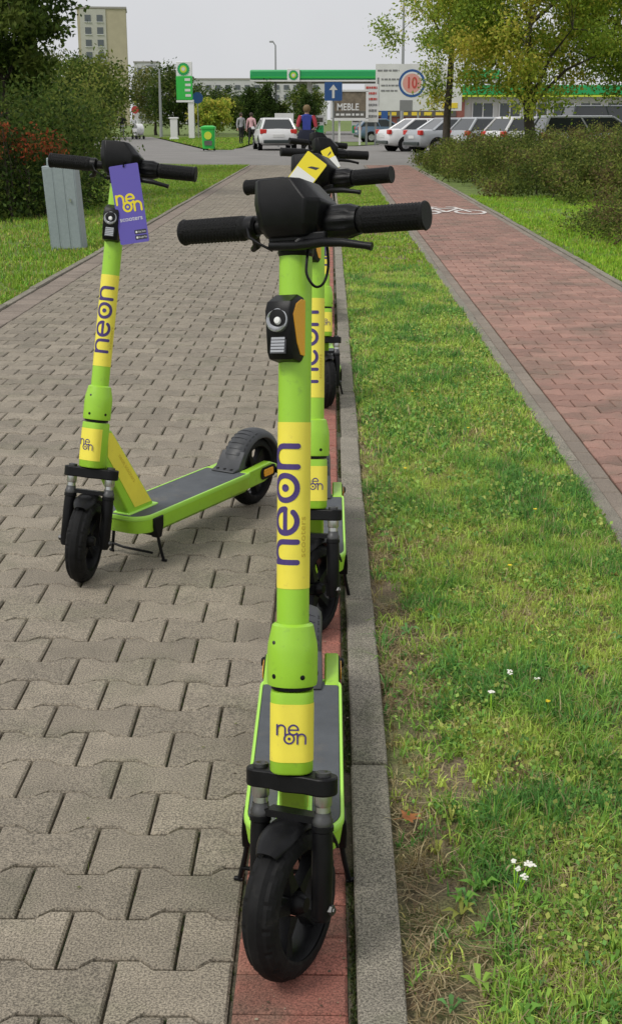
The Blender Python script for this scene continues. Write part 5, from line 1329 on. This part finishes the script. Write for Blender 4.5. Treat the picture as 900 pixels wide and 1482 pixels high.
# ================================================================== PEOPLE
def person(label, loc, rz, h_, top, legs, hair, sleeve=None, stride=0.12, arms='down', extra=None):
    root = empty('person', loc, R(rz)); tag(root, label, 'person'); k = h_ / 1.75
    J = {'pel': (0, 0, .95), 'ab': (0, .0, 1.12), 'ch': (0, 0, 1.33), 'nk': (0, 0, 1.47), 'nk2': (0, -.01, 1.53), 'hd': (0, -.02, 1.63), 'tp': (0, -.02, 1.70),
         'hl': (-.09, 0, .90), 'kl': (-.10, -stride * .7, .50), 'al': (-.10, -stride * .4, .09), 'tl': (-.11, -stride * .4 - .14, .04),
         'hr': (.09, 0, .90), 'kr': (.10, stride * .2, .50), 'ar': (.10, stride * 1.2, .10), 'tr': (.11, stride * 1.2 - .14, .04)}
    if arms == 'down':
        J.update({'sl': (-.19, 0, 1.41), 'el': (-.25, .02, 1.13), 'wl': (-.27, -.08, .88), 'sr': (.19, 0, 1.41), 'er': (.25, .03, 1.13), 'wr': (.27, .0, .87)})
    else:
        J.update({'sl': (-.19, 0, 1.41), 'el': (-.27, -.08, 1.16), 'wl': (-.21, -.32, 1.08), 'sr': (.19, 0, 1.41), 'er': (.27, -.08, 1.16), 'wr': (.21, -.32, 1.08)})
    Rr = {'pel': .135, 'ab': .125, 'ch': .15, 'nk': .065, 'nk2': .055, 'hd': .10, 'tp': .075, 'hl': .09, 'kl': .062, 'al': .045, 'tl': .04, 'hr': .09, 'kr': .062, 'ar': .045, 'tr': .04, 'sl': .075, 'el': .050, 'wl': .036, 'sr': .075, 'er': .050, 'wr': .036}
    E = [('pel', 'ab'), ('ab', 'ch'), ('ch', 'nk'), ('nk', 'nk2'), ('nk2', 'hd'), ('hd', 'tp'), ('pel', 'hl'), ('hl', 'kl'), ('kl', 'al'), ('al', 'tl'), ('pel', 'hr'), ('hr', 'kr'), ('kr', 'ar'), ('ar', 'tr'), ('ch', 'sl'), ('sl', 'el'), ('el', 'wl'), ('ch', 'sr'), ('sr', 'er'), ('er', 'wr')]
    for s_ in 'lr':
        w = Vector(J['w' + s_]); d = (w - Vector(J['e' + s_])).normalized(); pm = w + d * .07; J['p' + s_] = tuple(pm); Rr['p' + s_] = .034; E.append(('w' + s_, 'p' + s_))
    names = list(J); me = bpy.data.meshes.new('body'); me.from_pydata([Vector(J[n_]) * k for n_ in names], [(names.index(a), names.index(c)) for a, c in E], [])
    o = bpy.data.objects.new('body', me); COL.objects.link(o)
    md = o.modifiers.new('skin', 'SKIN'); sv = me.skin_vertices[0].data
    for i, n_ in enumerate(names): sv[i].radius = (Rr[n_] * k, Rr[n_] * k * (0.72 if n_ in ('pel', 'ab', 'ch') else 1)); sv[i].use_root = (n_ == 'pel')
    o.modifiers.new('sub', 'SUBSURF').render_levels = 1; o.modifiers['sub'].levels = 1
    dg = bpy.context.evaluated_depsgraph_get(); dg.update()
    bm2 = bpy.data.meshes.new_from_object(o.evaluated_get(dg)); bpy.data.objects.remove(o)
    bm2.materials.clear()
    ml = ['skin', top, sleeve or top, legs, 'cloth_black']
    for m_ in ml: bm2.materials.append(MATS[m_])
    wl, wr = Vector(J['wl']) * k, Vector(J['wr']) * k
    for p in bm2.polygons:
        c = p.center; z = c.z / k; x = abs(c.x) / k
        if z < .085: i = 4
        elif (c - wl).length < .10 * k and z < 1.2 and (Vector(J['pl']) * k - c).length < .075 * k or (Vector(J['pr']) * k - c).length < .075 * k: i = 0
        elif x > .17 and z > .80: i = 2
        elif z < .98: i = 3
        elif z < 1.49: i = 1
        else: i = 0
        p.material_index = i; p.use_smooth = True
    bo = bpy.data.objects.new('body', bm2); COL.objects.link(bo); bo.parent = root
    q = MB(); c = Vector(J['hd']) * k
    q.lathe([(0.0, .125 * k), (.060 * k, .112 * k), (.098 * k, .065 * k), (.108 * k, .010 * k), (.100 * k, -.04 * k), (.085 * k, -.07 * k)], hair, 16, Matrix.Translation(c + Vector((0, .022 * k, .0))), cap=False); q.build('hair', root, smooth=60)
    for s_ in 'lr':
        w = Vector(J['p' + s_]) * k; d = (Vector(J['p' + s_]) - Vector(J['w' + s_])).normalized(); sd = Vector((1, 0, 0)) if abs(d.x) < .8 else Vector((0, 1, 0)); sd = (sd - d * sd.dot(d)).normalized()
        f = MB()
        for i in range(4): 
            b0 = w + sd * (.020 - .0135 * i) * k; ln = (.07, .08, .076, .06)[i] * k; cu = d.cross(sd) * .02 * k
            f.tube([b0, b0 + d * ln * .5 + cu * .3, b0 + d * ln + cu], [.009 * k, .008 * k, .006 * k], 'skin', 6)
        f.tube([w - d * .03 * k + sd * .03 * k, w + sd * .05 * k, w + d * .03 * k + sd * .055 * k], [.010 * k, .009 * k, .007 * k], 'skin', 6); hd = f.build('fingers', root, smooth=60)
    nz = MB(); nz.loft([[(-.012 * k + c.x, -.085 * k + c.y, -.02 * k + c.z), (.012 * k + c.x, -.085 * k + c.y, -.02 * k + c.z), (c.x, -.118 * k + c.y, -.022 * k + c.z)], [(-.006 * k + c.x, -.088 * k + c.y, .025 * k + c.z), (.006 * k + c.x, -.088 * k + c.y, .025 * k + c.z), (c.x, -.096 * k + c.y, .022 * k + c.z)]], 'skin'); nz.build('nose', root)
    if extra == 'jacket':
        q = MB(); q.prism([(-.105, 1.02), (.105, 1.02), (.13, 1.42), (.07, 1.47), (-.07, 1.47), (-.13, 1.42)], .112, .135, 'cloth_blue', Matrix.Scale(k, 4), 'y'); q.build('back_panel', root, bevel=.01)
        for sx in (-1, 1):
            q = MB(); q.tube([Vector((sx * .175, .03, 1.45)) * k, Vector((sx * .22, .04, 1.32)) * k, Vector((sx * .262, .045, 1.14)) * k], [.05 * k, .066 * k, .052 * k], 'cloth_red', 8); q.build('sleeve_stripe', root, smooth=60)
        q = MB(); q.loft([[(x * k, y * k, z_ * k) for x, y in rrect(w_, d_, .09, 4)] for w_, d_, z_ in ((.52, .34, .66), (.56, .36, .80), (.50, .34, .96), (.40, .30, 1.06))], 'cloth_navy'); q.build('tied_coat', root, smooth=60)
    return root
person('person seen from behind in a blue, red and white jacket on the road', (-0.68, 38.6, 0), 180, 1.76, 'cloth_blue', 'cloth_black', 'hair_fair', 'cloth_white', 0.10, 'fwd', 'jacket')
person('person in grey top and black trousers on the grass island', (-5.05, 75.5, 0), 30, 1.72, 'cloth_grey', 'cloth_black', 'hair_dark', None, 0.10)
person('person in pale pink top walking beside the white hatchback', (-4.2, 71, 0), 160, 1.70, 'cloth_pink', 'cloth_black', 'hair_dark', None, 0.14)
person('person in black top walking on the far footpath', (-15.0, 96, 0), 10, 1.72, 'cloth_black', 'cloth_grey', 'hair_dark', None, 0.16)
person('person in white clothes pushing a pale pushchair on the far footpath', (-14.0, 95, 0), 20, 1.66, 'cloth_white', 'cloth_black', 'hair_fair', None, 0.14, 'fwd')
def pushchair(x, y):
    root = empty('pushchair', (x, y, 0), R(35)); tag(root, 'pale pushchair in front of the person in white', 'pushchair')
    q = MB(); q.loft([[(-.24, -.30, .45), (.24, -.30, .45), (.24, .30, .45), (-.24, .30, .45)], [(-.28, -.38, .72), (.28, -.38, .72), (.28, .38, .72), (-.28, .38, .72)]], 'cloth_white'); q.build('seat', root, bevel=.04)
    q = MB(); q.lathe([(.40, -.26), (.40, .26)], 'cloth_white', 20, Matrix.Translation((0, -.05, .66)), 'x', cap=False); q.build('hood', root, smooth=60)
    q = MB(); q.tube([(-.24, -.30, .25), (-.24, .35, .95), (.24, .35, .95), (.24, -.30, .25)], .015, 'galv', 6); q.build('frame', root)
    for sx in (-1, 1):
        for yy_ in (-.32, .32):
            q = MB(); q.lathe([(0, -.03), (.13, -.03), (.13, .03), (0, .03)], 'rubber', 16, Matrix.Translation((sx * .27, yy_, .13)), 'x', cap=False); q.build('wheel', root, smooth=40)
pushchair(-13.6, 94.2)
